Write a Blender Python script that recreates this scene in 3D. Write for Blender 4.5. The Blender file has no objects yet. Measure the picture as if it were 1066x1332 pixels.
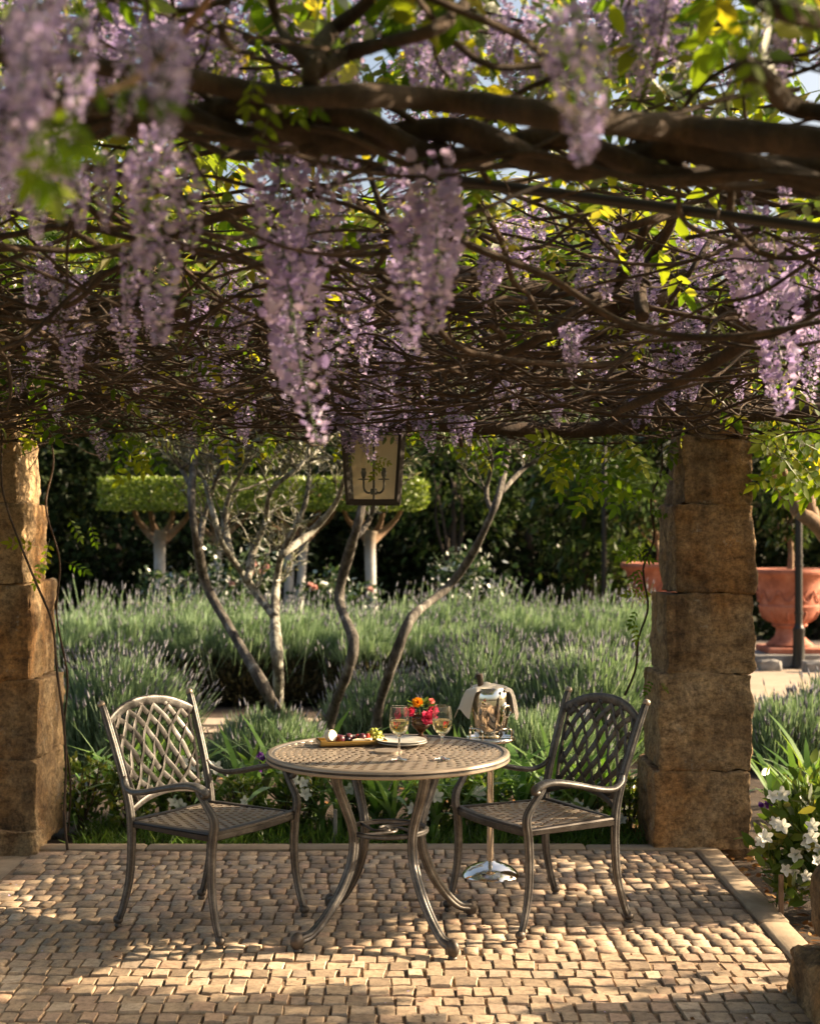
import bpy, math, random
import numpy as np
from mathutils import Vector, Matrix, noise

# ---------------------------------------------------------------- camera, sky, sun, exposure
scene = bpy.context.scene
FPX, CX, HZ, CAMH = 1850.0, 533.0, 690.0, 1.56      # the photograph's focal length, centre, horizon (pixels) and eye height
cam = bpy.data.cameras.new('camera')
cam_ob = bpy.data.objects.new('camera', cam)
scene.collection.objects.link(cam_ob)
cam_ob.location = (0, 0, CAMH)
cam_ob.rotation_euler = (math.radians(90), 0, 0)
cam.sensor_fit = 'VERTICAL'
cam.sensor_height = 36.0
cam.lens = 36.0 * FPX / 1332.0
cam.shift_y = -(HZ - 666.0) / 1332.0 * -1.0
cam.clip_start = 0.05
cam.clip_end = 1500
cam.dof.use_dof = True
cam.dof.focus_distance = 5.6
cam.dof.aperture_fstop = 3.2
scene.camera = cam_ob

SUN_AZ, SUN_EL = 80.0, 25.0          # degrees: azimuth clockwise from the view direction (+Y), elevation
world = bpy.data.worlds.new('World')
scene.world = world
world.use_nodes = True
wn = world.node_tree
wn.nodes.clear()
sky = wn.nodes.new('ShaderNodeTexSky')
sky.sky_type = 'NISHITA'
sky.sun_disc = False
sky.sun_elevation = math.radians(SUN_EL)
sky.sun_rotation = math.radians(SUN_AZ)
sky.air_density = 1.0
sky.dust_density = 6.0
sky.ozone_density = 0.6
warm = wn.nodes.new('ShaderNodeMix'); warm.data_type = 'RGBA'; warm.blend_type = 'MULTIPLY'
warm.inputs[0].default_value = 1.0
warm.inputs[7].default_value = (1.0, 0.95, 0.89, 1)
bg = wn.nodes.new('ShaderNodeBackground'); bg.inputs[1].default_value = 0.088
wo = wn.nodes.new('ShaderNodeOutputWorld')
wn.links.new(sky.outputs[0], warm.inputs[6])
wn.links.new(warm.outputs[2], bg.inputs[0])
wn.links.new(bg.outputs[0], wo.inputs[0])

sun = bpy.data.lights.new('sun', 'SUN')
sun.energy = 5.0
sun.color = (1.0, 0.78, 0.52)
sun.angle = math.radians(0.6)
sun_ob = bpy.data.objects.new('sun', sun)
scene.collection.objects.link(sun_ob)
_a, _e = math.radians(SUN_AZ), math.radians(SUN_EL)
SUND = Vector((math.sin(_a) * math.cos(_e), math.cos(_a) * math.cos(_e), math.sin(_e)))
sun_ob.rotation_euler = SUND.to_track_quat('Z', 'Y').to_euler()
sun_ob.location = (8, 4, 9)

scene.view_settings.view_transform = 'Standard'
scene.view_settings.look = 'None'
scene.view_settings.gamma = 1.0
scene.view_settings.use_curve_mapping = False
scene.view_settings.exposure = 1.82
scene.render.engine = 'CYCLES'
try:
    scene.cycles.use_denoising = True
    scene.cycles.max_bounces = 8
    scene.cycles.diffuse_bounces = 4
    scene.cycles.transmission_bounces = 8
    scene.cycles.transparent_max_bounces = 16
    scene.cycles.caustics_reflective = False
    scene.cycles.caustics_refractive = False
    scene.cycles.sample_clamp_indirect = 6.0
except Exception:
    pass

# ---------------------------------------------------------------- helpers
rng = np.random.default_rng(11)
random.seed(11)
COL = scene.collection
PI = math.pi
U = random.uniform

def at(px, py, d):
    """the point at depth d that the photograph shows at pixel (px, py)"""
    return Vector(((px - CX) / FPX * d, d, CAMH - (py - HZ) / FPX * d))

class MB:
    """collects triangles and quads; build() links them as one mesh object"""
    def __init__(s):
        s.v = []; s.f = []; s.n = 0; s.m = []
    def add(s, V, *Fs, mi=0):
        V = np.asarray(V, dtype=np.float64).reshape(-1, 3)
        for F in Fs:
            F = np.asarray(F, dtype=np.int64)
            if F.size:
                s.f.append(F + s.n); s.m.append(mi)
        s.v.append(V); s.n += len(V)
        return s
    def mesh(s, name, smooth=True, sharp=40):
        me = bpy.data.meshes.new(name)
        V = np.concatenate(s.v) if s.v else np.zeros((0, 3))
        me.vertices.add(len(V)); me.vertices.foreach_set('co', V.astype(np.float32).ravel())
        if s.f:
            loops = np.concatenate([f.ravel() for f in s.f]).astype(np.int32)
            tot = np.concatenate([np.full(len(f), f.shape[1]) for f in s.f])
            mats = np.concatenate([np.full(len(f), m) for f, m in zip(s.f, s.m)]).astype(np.int32)
            start = np.concatenate([[0], np.cumsum(tot)[:-1]]).astype(np.int32)
            me.loops.add(len(loops)); me.loops.foreach_set('vertex_index', loops)
            me.polygons.add(len(start)); me.polygons.foreach_set('loop_start', start)
            me.polygons.foreach_set('material_index', mats)
            me.update(calc_edges=True)
            me.polygons.foreach_set('use_smooth', np.full(len(start), smooth))
            if smooth and sharp and len(start) < 40000:
                me.set_sharp_from_angle(angle=math.radians(sharp))
        me.update()
        return me
    def build(s, name, mat, parent=None, base=None, smooth=True, sharp=40):
        """base: where the parent stands, when the vertices are in world coordinates"""
        if base is not None:
            s.v = [v - np.asarray(base, dtype=float)[None] for v in s.v]
        return link(name, s.mesh(name, smooth, sharp), mat, parent)

def link(name, me, mat=None, parent=None):
    o = bpy.data.objects.new(name, me)
    COL.objects.link(o)
    if mat is not None and not me.materials:
        for m in (mat if isinstance(mat, (list, tuple)) else [mat]):
            me.materials.append(m)
    if parent is not None:
        o.parent = parent
    return o

def tag(o, label=None, cat=None, group=None, kind=None):
    if label: o['label'] = label
    if cat: o['category'] = cat
    if group: o['group'] = group
    if kind: o['kind'] = kind
    return o

def thing(name, label, cat, loc=(0, 0, 0), rz=0.0, group=None):
    o = bpy.data.objects.new(name, None)
    o.empty_display_size = 0.1
    COL.objects.link(o)
    o.location = loc
    o.rotation_euler = (0, 0, rz)
    return tag(o, label, cat, group)

KIDS = {}
def copy_tree(o, parent=None):
    c = o.copy()
    COL.objects.link(c)
    if parent is not None:
        c.parent = parent
    for ch in list(o.children):
        copy_tree(ch, c)
    return c

def catmull(P, n):
    """n points per span along the control points"""
    P = np.asarray(P, dtype=float)
    if len(P) < 3 or n <= 1:
        return P
    Q = np.vstack([2 * P[0] - P[1], P, 2 * P[-1] - P[-2]])
    t = np.linspace(0, 1, n, endpoint=False)[:, None]
    out = []
    for i in range(1, len(Q) - 2):
        a, b, c, d = Q[i - 1], Q[i], Q[i + 1], Q[i + 2]
        out.append(0.5 * (2 * b + (c - a) * t + (2 * a - 5 * b + 4 * c - d) * t * t + (3 * b - a - 3 * c + d) * t ** 3))
    out.append(P[-1:])
    return np.vstack(out)

def ring_profile(n=8):
    a = np.linspace(0, 2 * PI, n, endpoint=False)
    return np.stack([np.cos(a), np.sin(a)], 1)

def fluted(n=20, flutes=4, depth=0.16, sq=1.0):
    a = np.linspace(0, 2 * PI, n, endpoint=False)
    r = 1 - depth * (0.5 + 0.5 * np.cos(a * flutes)) ** 3
    return np.stack([r * np.cos(a), sq * r * np.sin(a)], 1)

def box_profile(b=0.25):
    return np.array([(1, -1 + b), (1, 1 - b), (1 - b, 1), (-1 + b, 1), (-1, 1 - b), (-1, -1 + b), (-1 + b, -1), (1 - b, -1)], float)

def tube(mb, P, R, prof=None, up=(0, 0, 1), span=1, cap=True, closed=False, mi=0, wob=0.0):
    """sweep prof (unit 2-D outline) along P with radius R (a number, one per control point, or (w, h) pairs)"""
    P = np.asarray([tuple(p) for p in P], dtype=float)
    R = np.asarray(R, dtype=float)
    k = len(P)
    if R.ndim == 0:
        R = np.full((k, 2), float(R))
    elif R.ndim == 1 and len(R) == 2 and k != 2:
        R = np.tile(R, (k, 1))
    elif R.ndim == 1:
        R = np.stack([R, R], 1)
    if span > 1 and k > 2:
        if closed:
            E = np.vstack([P[-1:], P, P[:2]]); ER = np.vstack([R[-1:], R, R[:2]])
            Q = catmull(E, span); QR = catmull(ER, span)
            P, R = Q[span:-span - 1], QR[span:-span - 1]
            P, R = P[:k * span], R[:k * span]
        else:
            R = catmull(R, span); P = catmull(P, span)
    if prof is None:
        prof = ring_profile(8)
    m, n = len(P), len(prof)
    if closed:
        T = np.roll(P, -1, 0) - np.roll(P, 1, 0)
    else:
        T = np.gradient(P, axis=0)
    T /= np.linalg.norm(T, axis=1)[:, None] + 1e-12
    upv = np.asarray(up, float)
    rings = []
    A = None
    for i in range(m):
        if A is None:
            A = upv - T[i] * np.dot(upv, T[i])
            if np.linalg.norm(A) < 1e-3:
                A = np.array([1.0, 0, 0]) - T[i] * T[i][0]
        else:
            A = A - T[i] * np.dot(A, T[i])
        A = A / (np.linalg.norm(A) + 1e-12)
        B = np.cross(T[i], A)
        w = 1.0 if not wob else 1 + wob * (rng.random() - 0.5)
        rings.append(P[i] + w * (prof[:, :1] * R[i, 0] * B + prof[:, 1:] * R[i, 1] * A))
    V = np.vstack(rings)
    i = np.arange(m if closed else m - 1)[:, None]; j = np.arange(n)[None]
    a = i * n + j; b = i * n + (j + 1) % n
    i2 = (i + 1) % m
    c = i2 * n + (j + 1) % n; d = i2 * n + j
    F = np.stack([a, b, c, d], -1).reshape(-1, 4)
    Fs = [F]
    if cap and not closed:
        V = np.vstack([V, P[:1], P[-1:]])
        jj = np.arange(n)
        t0 = np.stack([np.full(n, m * n), (jj + 1) % n, jj], 1)
        t1 = np.stack([np.full(n, m * n + 1), (m - 1) * n + jj, (m - 1) * n + (jj + 1) % n], 1)
        Fs += [t0, t1]
    mb.add(V, *Fs, mi=mi)
    return mb

def lathe(mb, prof, n=32, loc=(0, 0, 0), mi=0, M=None):
    """prof: (radius, z) from bottom to top; radius 0 closes to a point ring"""
    prof = np.asarray(prof, float)
    a = np.linspace(0, 2 * PI, n, endpoint=False)
    V = np.stack([prof[:, :1] * np.cos(a), prof[:, :1] * np.sin(a), np.repeat(prof[:, 1:], n, 1)], -1).reshape(-1, 3)
    if M is not None:
        V = V @ np.array(M.to_3x3()).T + np.array(M.translation)
    V = V + np.asarray(loc, float)
    m = len(prof)
    i = np.arange(m - 1)[:, None]; j = np.arange(n)[None]
    F = np.stack([i * n + j, i * n + (j + 1) % n, (i + 1) * n + (j + 1) % n, (i + 1) * n + j], -1).reshape(-1, 4)
    mb.add(V, F, mi=mi)
    return mb

BOXF = np.array([(0, 3, 2, 1), (4, 5, 6, 7), (0, 1, 5, 4), (1, 2, 6, 5), (2, 3, 7, 6), (3, 0, 4, 7)])
def box(mb, c, s, M=None, mi=0):
    x, y, z = s[0] / 2, s[1] / 2, s[2] / 2
    V = np.array([(-x, -y, -z), (x, -y, -z), (x, y, -z), (-x, y, -z), (-x, -y, z), (x, -y, z), (x, y, z), (-x, y, z)])
    if M is not None:
        V = V @ np.array(M.to_3x3()).T
    mb.add(V + np.asarray(c, float), BOXF, mi=mi)
    return mb

def bevel_box(mb, c, s, b=0.006, M=None, mi=0):
    hx, hy, hz = s[0] / 2, s[1] / 2, s[2] / 2
    b = min(b, hx * .9, hy * .9, hz * .9)
    V = []
    for (zx, ins) in ((-hz, b), (-hz + b, 0), (hz - b, 0), (hz, b)):
        x, y = hx - ins, hy - ins
        V += [(-x + b, -y, zx), (x - b, -y, zx), (x, -y + b, zx), (x, y - b, zx), (x - b, y, zx), (-x + b, y, zx), (-x, y - b, zx), (-x, -y + b, zx)]
    V = np.array(V)
    if M is not None:
        V = V @ np.array(M.to_3x3()).T
    F = []
    for k in range(3):
        for j in range(8):
            F.append((k * 8 + j, k * 8 + (j + 1) % 8, (k + 1) * 8 + (j + 1) % 8, (k + 1) * 8 + j))
    mb.add(V + np.asarray(c, float), np.array(F), np.array([[7, 6, 5, 4, 3, 2, 1, 0]]), np.array([[24, 25, 26, 27, 28, 29, 30, 31]]), mi=mi)
    return mb

def uvball(mb, c, r, nu=12, nv=8, mi=0, M=None):
    r = np.asarray(r, float) if np.ndim(r) else np.array([r, r, r], float)
    th = np.linspace(0, PI, nv + 1); ph = np.linspace(0, 2 * PI, nu, endpoint=False)
    V = np.stack([np.sin(th)[:, None] * np.cos(ph), np.sin(th)[:, None] * np.sin(ph), np.repeat(np.cos(th)[:, None], nu, 1)], -1).reshape(-1, 3) * r
    if M is not None:
        V = V @ np.array(M.to_3x3()).T
    i = np.arange(nv)[:, None]; j = np.arange(nu)[None]
    F = np.stack([i * nu + j, (i + 1) * nu + j, (i + 1) * nu + (j + 1) % nu, i * nu + (j + 1) % nu], -1).reshape(-1, 4)
    mb.add(V + np.asarray(c, float), F, mi=mi)
    return mb

def frames(D, roll=None, N=None):
    """rotation matrices whose Y column is D (k,3); Z column random round it, or near N"""
    D = D / (np.linalg.norm(D, axis=1)[:, None] + 1e-9)
    k = len(D)
    Z = rng.normal(size=(k, 3)) if N is None else np.broadcast_to(np.asarray(N, float), (k, 3)) + (0 if roll is None else rng.normal(size=(k, 3)) * roll)
    Z = Z - D * np.sum(Z * D, 1)[:, None]
    Z /= np.linalg.norm(Z, axis=1)[:, None] + 1e-9
    X = np.cross(D, Z)
    return np.stack([X, D, Z], -1)

def scatter(mb, T, pos, R, s, mi=0):
    """copies of the template T = (verts, faces...) at pos with rotations R and scales s"""
    TV = np.asarray(T[0], float)
    pos = np.asarray(pos, float); k = len(pos)
    if k == 0: return mb
    s = np.broadcast_to(np.asarray(s, float), (k,)) if np.ndim(s) < 2 else np.asarray(s, float)
    W = TV[None] * (s[:, None, None] if s.ndim == 1 else s[:, None, :])
    V = np.einsum('kij,kvj->kvi', R, W) + pos[:, None]
    off = np.arange(k)[:, None, None] * len(TV)
    mb.add(V.reshape(-1, 3), *[(np.asarray(F)[None] + off).reshape(-1, np.asarray(F).shape[1]) for F in T[1:]], mi=mi)
    return mb

# leaf templates along +Y, unit length
def leaf2(w=0.28, f=0.08):
    return (np.array([(0, 0, 0), (w, .5, f), (0, 1, 0), (-w, .5, f)]), np.array([(0, 1, 2), (0, 2, 3)]))
def leaf6(w=0.26, f=0.05, droop=0.12):
    V = [(0, 0, 0), (0, .33, -f), (0, .68, -f - droop * .4), (0, 1, -droop), (w, .3, 0), (w * .8, .68, -droop * .4), (-w, .3, 0), (-w * .8, .68, -droop * .4)]
    return (np.array(V), np.array([(1, 4, 5, 2), (6, 1, 2, 7)]), np.array([(0, 4, 1), (0, 1, 6), (2, 5, 3), (7, 2, 3)]))
def ribbon(n=5, w=0.03, bend=0.4, taper=True):
    t = np.linspace(0, 1, n + 1)
    y = t * (1 - .25 * bend * t); z = -bend * t ** 2.2
    ww = w * (np.sin(np.clip(t * .82 + .18, 0, 1) * PI) ** .6 if taper else np.ones_like(t))
    V = np.concatenate([np.stack([ww, y, z + ww * .3], 1), np.stack([-ww, y, z + ww * .3], 1)])
    F = np.array([(i, i + 1, n + 2 + i, n + 1 + i) for i in range(n)])
    return (V, F)

def rand_dirs(k, zmin=-1, zmax=1):
    z = rng.uniform(zmin, zmax, k); a = rng.uniform(0, 2 * PI, k); r = np.sqrt(1 - z * z)
    return np.stack([r * np.cos(a), r * np.sin(a), z], 1)

def clump_points(c, rad, k, n, clump=0.28, shell=0.55):
    """n points in k clumps spread through an ellipsoid; returns points and outward directions"""
    c = np.asarray(c, float); rad = np.asarray(rad, float)
    d = rand_dirs(k); rr = (shell + (1 - shell) * rng.random(k)) ** 1.0
    cen = d * rr[:, None]
    w = rng.integers(0, k, n)
    p = cen[w] + rng.normal(size=(n, 3)) * clump * (0.6 + 0.8 * rng.random(k))[w][:, None] * .6
    out = p / (np.linalg.norm(p, axis=1)[:, None] + 1e-6)
    return c + p * rad, out

# ---------------------------------------------------------------- materials
MAT = {}
def newmat(name):
    m = bpy.data.materials.new(name); m.use_nodes = True
    nt = m.node_tree; nt.nodes.clear()
    out = nt.nodes.new('ShaderNodeOutputMaterial')
    MAT[name] = m
    return m, nt, out
def nd(nt, t, **kw):
    n = nt.nodes.new(t)
    for k, v in kw.items():
        if k[0] == 'i' and k[1:].isdigit(): n.inputs[int(k[1:])].default_value = v
        elif k[:2] == 'p_': setattr(n, k[2:], v)
        else: n.inputs[k.replace('_', ' ')].default_value = v
    return n
def ramp(nt, src, stops, interp='LINEAR'):
    r = nt.nodes.new('ShaderNodeValToRGB'); r.color_ramp.interpolation = interp
    while len(r.color_ramp.elements) < len(stops): r.color_ramp.elements.new(0.5)
    for e, (p, c) in zip(r.color_ramp.elements, stops):
        e.position = p; e.color = (*c, 1) if len(c) == 3 else c
    nt.links.new(src, r.inputs[0])
    return r.outputs[0]
def noise_n(nt, scale, detail=4, rough=.6, coord=None, vscale=None):
    t = nt.nodes.new('ShaderNodeTexNoise')
    t.inputs['Scale'].default_value = scale; t.inputs['Detail'].default_value = detail; t.inputs['Roughness'].default_value = rough
    if coord is None:
        coord = nt.nodes.new('ShaderNodeNewGeometry').outputs['Position']
    if vscale is not None:
        mp = nt.nodes.new('ShaderNodeMapping'); mp.inputs['Scale'].default_value = vscale
        nt.links.new(coord, mp.inputs[0]); coord = mp.outputs[0]
    nt.links.new(coord, t.inputs['Vector'])
    return t.outputs['Fac']
def objco(nt):
    return nt.nodes.new('ShaderNodeTexCoord').outputs['Object']
def mixc(nt, fac, a, b, blend='MIX'):
    m = nt.nodes.new('ShaderNodeMix'); m.data_type = 'RGBA'; m.blend_type = blend
    for i, v in ((0, fac), (6, a), (7, b)):
        if hasattr(v, 'is_linked') or hasattr(v, 'links'): nt.links.new(v, m.inputs[i])
        else: m.inputs[i].default_value = v if i == 0 else ((*v, 1) if len(v) == 3 else v)
    return m.outputs[2]
def bump(nt, h, strength=.4, dist=.01):
    b = nt.nodes.new('ShaderNodeBump'); b.inputs['Strength'].default_value = strength; b.inputs['Distance'].default_value = dist
    nt.links.new(h, b.inputs['Height'])
    return b.outputs[0]
def setin(nt, node, key, v):
    if hasattr(v, 'links'): nt.links.new(v, node.inputs[key])
    else: node.inputs[key].default_value = (*v, 1) if isinstance(v, tuple) and len(v) == 3 and node.inputs[key].type == 'RGBA' else v
def pbr(name, color, rough=.6, metal=0.0, nrm=None, spec=None, build=None, **kw):
    m, nt, out = newmat(name)
    p = nt.nodes.new('ShaderNodeBsdfPrincipled')
    if build: color, rough, nrm = build(nt, color, rough, nrm)
    setin(nt, p, 'Base Color', color); setin(nt, p, 'Roughness', rough); setin(nt, p, 'Metallic', metal)
    if spec is not None: p.inputs['Specular IOR Level'].default_value = spec
    for k, v in kw.items(): setin(nt, p, k.replace('_', ' '), v)
    if nrm is not None: nt.links.new(nrm, p.inputs['Normal'])
    nt.links.new(p.outputs[0], out.inputs[0])
    return m
def leafmat(name, stops, trans=.45, tcol=None, rough=.55, gloss=.12, island=True):
    """stops: colours over a random value per leaf; trans: share of light let through"""
    m, nt, out = newmat(name)
    if island: r = nt.nodes.new('ShaderNodeNewGeometry').outputs['Random Per Island']
    else: r = nt.nodes.new('ShaderNodeObjectInfo').outputs['Random']
    c = ramp(nt, r, stops)
    n2 = noise_n(nt, 2.2, 2)
    c = mixc(nt, .5, c, ramp(nt, n2, [(.3, (.55, .6, .5)), (.7, (1.25, 1.2, 1.1))]), 'MULTIPLY')
    d = nt.nodes.new('ShaderNodeBsdfDiffuse'); nt.links.new(c, d.inputs[0])
    t = nt.nodes.new('ShaderNodeBsdfTranslucent')
    tc = mixc(nt, 1.0, c, tcol or (1.6, 1.5, .7), 'MULTIPLY'); nt.links.new(tc, t.inputs[0])
    g = nt.nodes.new('ShaderNodeBsdfGlossy'); g.inputs['Roughness'].default_value = rough; g.inputs[0].default_value = (.8, .8, .8, 1)
    a = nt.nodes.new('ShaderNodeMixShader'); a.inputs[0].default_value = trans
    nt.links.new(d.outputs[0], a.inputs[1]); nt.links.new(t.outputs[0], a.inputs[2])
    fr = nt.nodes.new('ShaderNodeFresnel'); fr.inputs[0].default_value = 1.4
    mm = nt.nodes.new('ShaderNodeMath'); mm.operation = 'MULTIPLY'; mm.inputs[1].default_value = gloss * 2.2
    nt.links.new(fr.outputs[0], mm.inputs[0])
    b = nt.nodes.new('ShaderNodeMixShader'); nt.links.new(mm.outputs[0], b.inputs[0])
    nt.links.new(a.outputs[0], b.inputs[1]); nt.links.new(g.outputs[0], b.inputs[2])
    nt.links.new(b.outputs[0], out.inputs[0])
    return m

def b_stone(stain=1.0, warm=0.0):
    def f(nt, c, r, n):
        info = nt.nodes.new('ShaderNodeObjectInfo').outputs['Random']
        base = ramp(nt, noise_n(nt, 3.2, 6, .62), [(.25, (.15, .095, .05)), (.42, (.30, .205, .11)), (.56, (.41, .295, .165)), (.72, (.55, .43, .28))])
        och = mixc(nt, ramp(nt, noise_n(nt, 2.1, 4, .6, vscale=(1, 1, .6)), [(.46, (0, 0, 0)), (.62, (.85, .85, .85))]), base, (.36, .19, .065))
        st = ramp(nt, noise_n(nt, 2.3, 6, .68, vscale=(1.7, 1.7, .5)), [(.49, (1, 1, 1)), (.66, (.20, .165, .13))])
        c = mixc(nt, .85 * stain, och, st, 'MULTIPLY')
        gr = mixc(nt, .9, c, ramp(nt, noise_n(nt, 48, 6, .8), [(.36, (.42, .40, .37)), (.5, (.95, .95, .95)), (.64, (1.45, 1.43, 1.4))]), 'MULTIPLY')
        gr = mixc(nt, .8, gr, ramp(nt, noise_n(nt, 13, 7, .75, vscale=(1, 1, 1.8)), [(.37, (.45, .42, .39)), (.48, (1, 1, 1)), (.62, (1.3, 1.28, 1.22))]), 'MULTIPLY')
        gr = mixc(nt, ramp(nt, noise_n(nt, 7.5, 8, .8), [(.60, (0, 0, 0)), (.66, (.7, .7, .7))]), gr, (.40, .385, .33))
        tint = mixc(nt, .5, gr, ramp(nt, info, [(0, (.8, .78, .74)), (.5, (1, .97, .9)), (1, (1.1, 1.0, .85))]), 'MULTIPLY')
        h = noise_n(nt, 16, 10, .74)
        nn = bump(nt, h, .9, .045)
        return tint, .9, nn
    return f
pbr('sandstone', None, build=b_stone())

def b_sett(nt, c, r, n):
    info = nt.nodes.new('ShaderNodeNewGeometry').outputs['Random Per Island']
    oi = nt.nodes.new('ShaderNodeObjectInfo').outputs['Random']
    ad = nt.nodes.new('ShaderNodeMath'); ad.operation = 'ADD'; nt.links.new(info, ad.inputs[0]); nt.links.new(oi, ad.inputs[1])
    fr = nt.nodes.new('ShaderNodeMath'); fr.operation = 'FRACT'; nt.links.new(ad.outputs[0], fr.inputs[0])
    base = ramp(nt, fr.outputs[0], [(0, (.24, .18, .125)), (.25, (.36, .275, .19)), (.5, (.43, .33, .225)), (.7, (.43, .30, .21)), (.85, (.31, .25, .19)), (1, (.55, .44, .32))])
    c = mixc(nt, .85, base, ramp(nt, noise_n(nt, 38, 7, .8), [(.36, (.5, .47, .44)), (.5, (.97, .97, .97)), (.66, (1.3, 1.28, 1.25))]), 'MULTIPLY')
    c = mixc(nt, .6, c, ramp(nt, noise_n(nt, 1.3, 3, .6), [(.35, (.72, .68, .64)), (.65, (1.1, 1.08, 1.05))]), 'MULTIPLY')
    return c, .82, bump(nt, noise_n(nt, 55, 6, .7), .5, .006)
pbr('sett_stone', None, build=b_sett)
def b_mortar(nt, c, r, n):
    c = ramp(nt, noise_n(nt, 18, 6, .7), [(.3, (.11, .07, .04)), (.55, (.21, .14, .085)), (.75, (.34, .24, .15))])
    return c, .95, bump(nt, noise_n(nt, 90, 5, .7), .8, .008)
pbr('joint_sand', None, build=b_mortar)
def b_kerb(nt, c, r, n):
    c = ramp(nt, noise_n(nt, 9, 6, .7), [(.3, (.22, .165, .11)), (.6, (.33, .255, .175)), (.8, (.41, .33, .24))])
    return c, .85, bump(nt, noise_n(nt, 45, 6, .7), .5, .006)
pbr('kerb_concrete', None, build=b_kerb)
def b_soil(nt, c, r, n):
    c = ramp(nt, noise_n(nt, 14, 7, .75), [(.3, (.022, .014, .009)), (.55, (.06, .038, .022)), (.8, (.13, .085, .05))])
    return c, .95, bump(nt, noise_n(nt, 40, 6, .75), 1.0, .03)
pbr('soil', None, build=b_soil)
def b_ground(nt, c, r, n):
    c = ramp(nt, noise_n(nt, .6, 6, .7), [(.3, (.035, .045, .018)), (.6, (.07, .065, .03)), (.8, (.12, .09, .05))])
    return c, .95, bump(nt, noise_n(nt, 12, 5, .7), .8, .05)
pbr('ground', None, build=b_ground)
def b_sand(nt, c, r, n):
    c = ramp(nt, noise_n(nt, 2.5, 8, .72), [(.3, (.26, .20, .145)), (.6, (.36, .285, .21)), (.8, (.42, .345, .265))])
    return c, .95, bump(nt, noise_n(nt, 60, 5, .75), .5, .01)
pbr('path_sand', None, build=b_sand)

def b_bronze(nt, c, r, n):
    o = objco(nt)
    k = noise_n(nt, 14, 6, .7, coord=o)
    s = noise_n(nt, 130, 3, .7, coord=o)
    c = ramp(nt, k, [(.3, (.066, .066, .066)), (.5, (.13, .129, .127)), (.68, (.25, .245, .235))])
    c = mixc(nt, .6, c, ramp(nt, s, [(.35, (.6, .58, .56)), (.65, (1.35, 1.3, 1.25))]), 'MULTIPLY')
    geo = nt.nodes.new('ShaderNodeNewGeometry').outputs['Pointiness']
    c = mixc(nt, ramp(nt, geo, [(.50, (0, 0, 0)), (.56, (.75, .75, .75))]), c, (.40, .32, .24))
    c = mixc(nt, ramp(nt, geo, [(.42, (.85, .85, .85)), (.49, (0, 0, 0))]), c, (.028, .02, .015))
    return c, ramp(nt, k, [(.3, (.36,) * 3), (.7, (.52,) * 3)]), bump(nt, s, .12, .002)
pbr('cast_bronze', None, metal=.55, build=b_bronze)
pbr('foot_bronze', None, metal=.5, build=lambda nt, c, r, n: (ramp(nt, noise_n(nt, 60, 4, .7), [(.3, (.05, .04, .033)), (.7, (.13, .108, .088))]), .5, None))

def barkmat(name, stops, sc=9, bs=.8):
    def f(nt, c, r, n):
        o = objco(nt)
        k = noise_n(nt, sc, 7, .7, coord=o, vscale=(1, 1, .45))
        c = ramp(nt, k, stops)
        return c, .9, bump(nt, noise_n(nt, sc * 4, 6, .75, coord=o, vscale=(1, 1, .35)), bs, .02)
    pbr(name, None, build=f)
barkmat('olive_bark', [(.36, (.022, .018, .014)), (.48, (.085, .072, .058)), (.58, (.16, .145, .12)), (.66, (.33, .315, .27))], 15, 1.0)
barkmat('lichen_bark', [(.36, (.05, .043, .033)), (.46, (.15, .135, .105)), (.54, (.33, .32, .265)), (.66, (.46, .45, .39))], 16, 1.0)
barkmat('vine_bark', [(.3, (.022, .013, .008)), (.5, (.055, .034, .021)), (.66, (.115, .072, .045)), (.82, (.20, .135, .09))], 14, 1.0)
barkmat('dark_bark', [(.3, (.03, .022, .016)), (.6, (.08, .058, .04)), (.8, (.13, .10, .07))], 8)
barkmat('warm_bark', [(.3, (.12, .07, .04)), (.55, (.25, .16, .095)), (.8, (.36, .25, .16))], 10)
def b_limewash(nt, c, r, n):
    o = objco(nt)
    sep = nt.nodes.new('ShaderNodeSeparateXYZ'); nt.links.new(o, sep.inputs[0])
    k = noise_n(nt, 10, 6, .7, coord=o, vscale=(1, 1, .5))
    bark = ramp(nt, k, [(.3, (.10, .075, .05)), (.7, (.26, .20, .14))])
    wash = ramp(nt, k, [(.3, (.20, .19, .18)), (.5, (.36, .35, .335)), (.8, (.48, .465, .45))])
    ad = nt.nodes.new('ShaderNodeMath'); ad.operation = 'MULTIPLY_ADD'; ad.inputs[1].default_value = .5; nt.links.new(k, ad.inputs[0]); nt.links.new(sep.outputs[2], ad.inputs[2])
    c = mixc(nt, ramp(nt, ad.outputs[0], [(.0, (0, 0, 0)), (1, (1, 1, 1))]), wash, bark)
    c = mixc(nt, ramp(nt, ad.outputs[0], [(.0, (0, 0, 0)), (.999, (0, 0, 0)), (1, (1, 1, 1))]), wash, bark)
    mr = nt.nodes.new('ShaderNodeMapRange'); mr.inputs[1].default_value = 1.52; mr.inputs[2].default_value = 1.72
    nt.links.new(ad.outputs[0], mr.inputs[0])
    c = mixc(nt, mr.outputs[0], wash, bark)
    return c, .9, bump(nt, noise_n(nt, 40, 6, .75, coord=o), .5, .01)
pbr('limewashed_bark', None, build=b_limewash)

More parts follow.
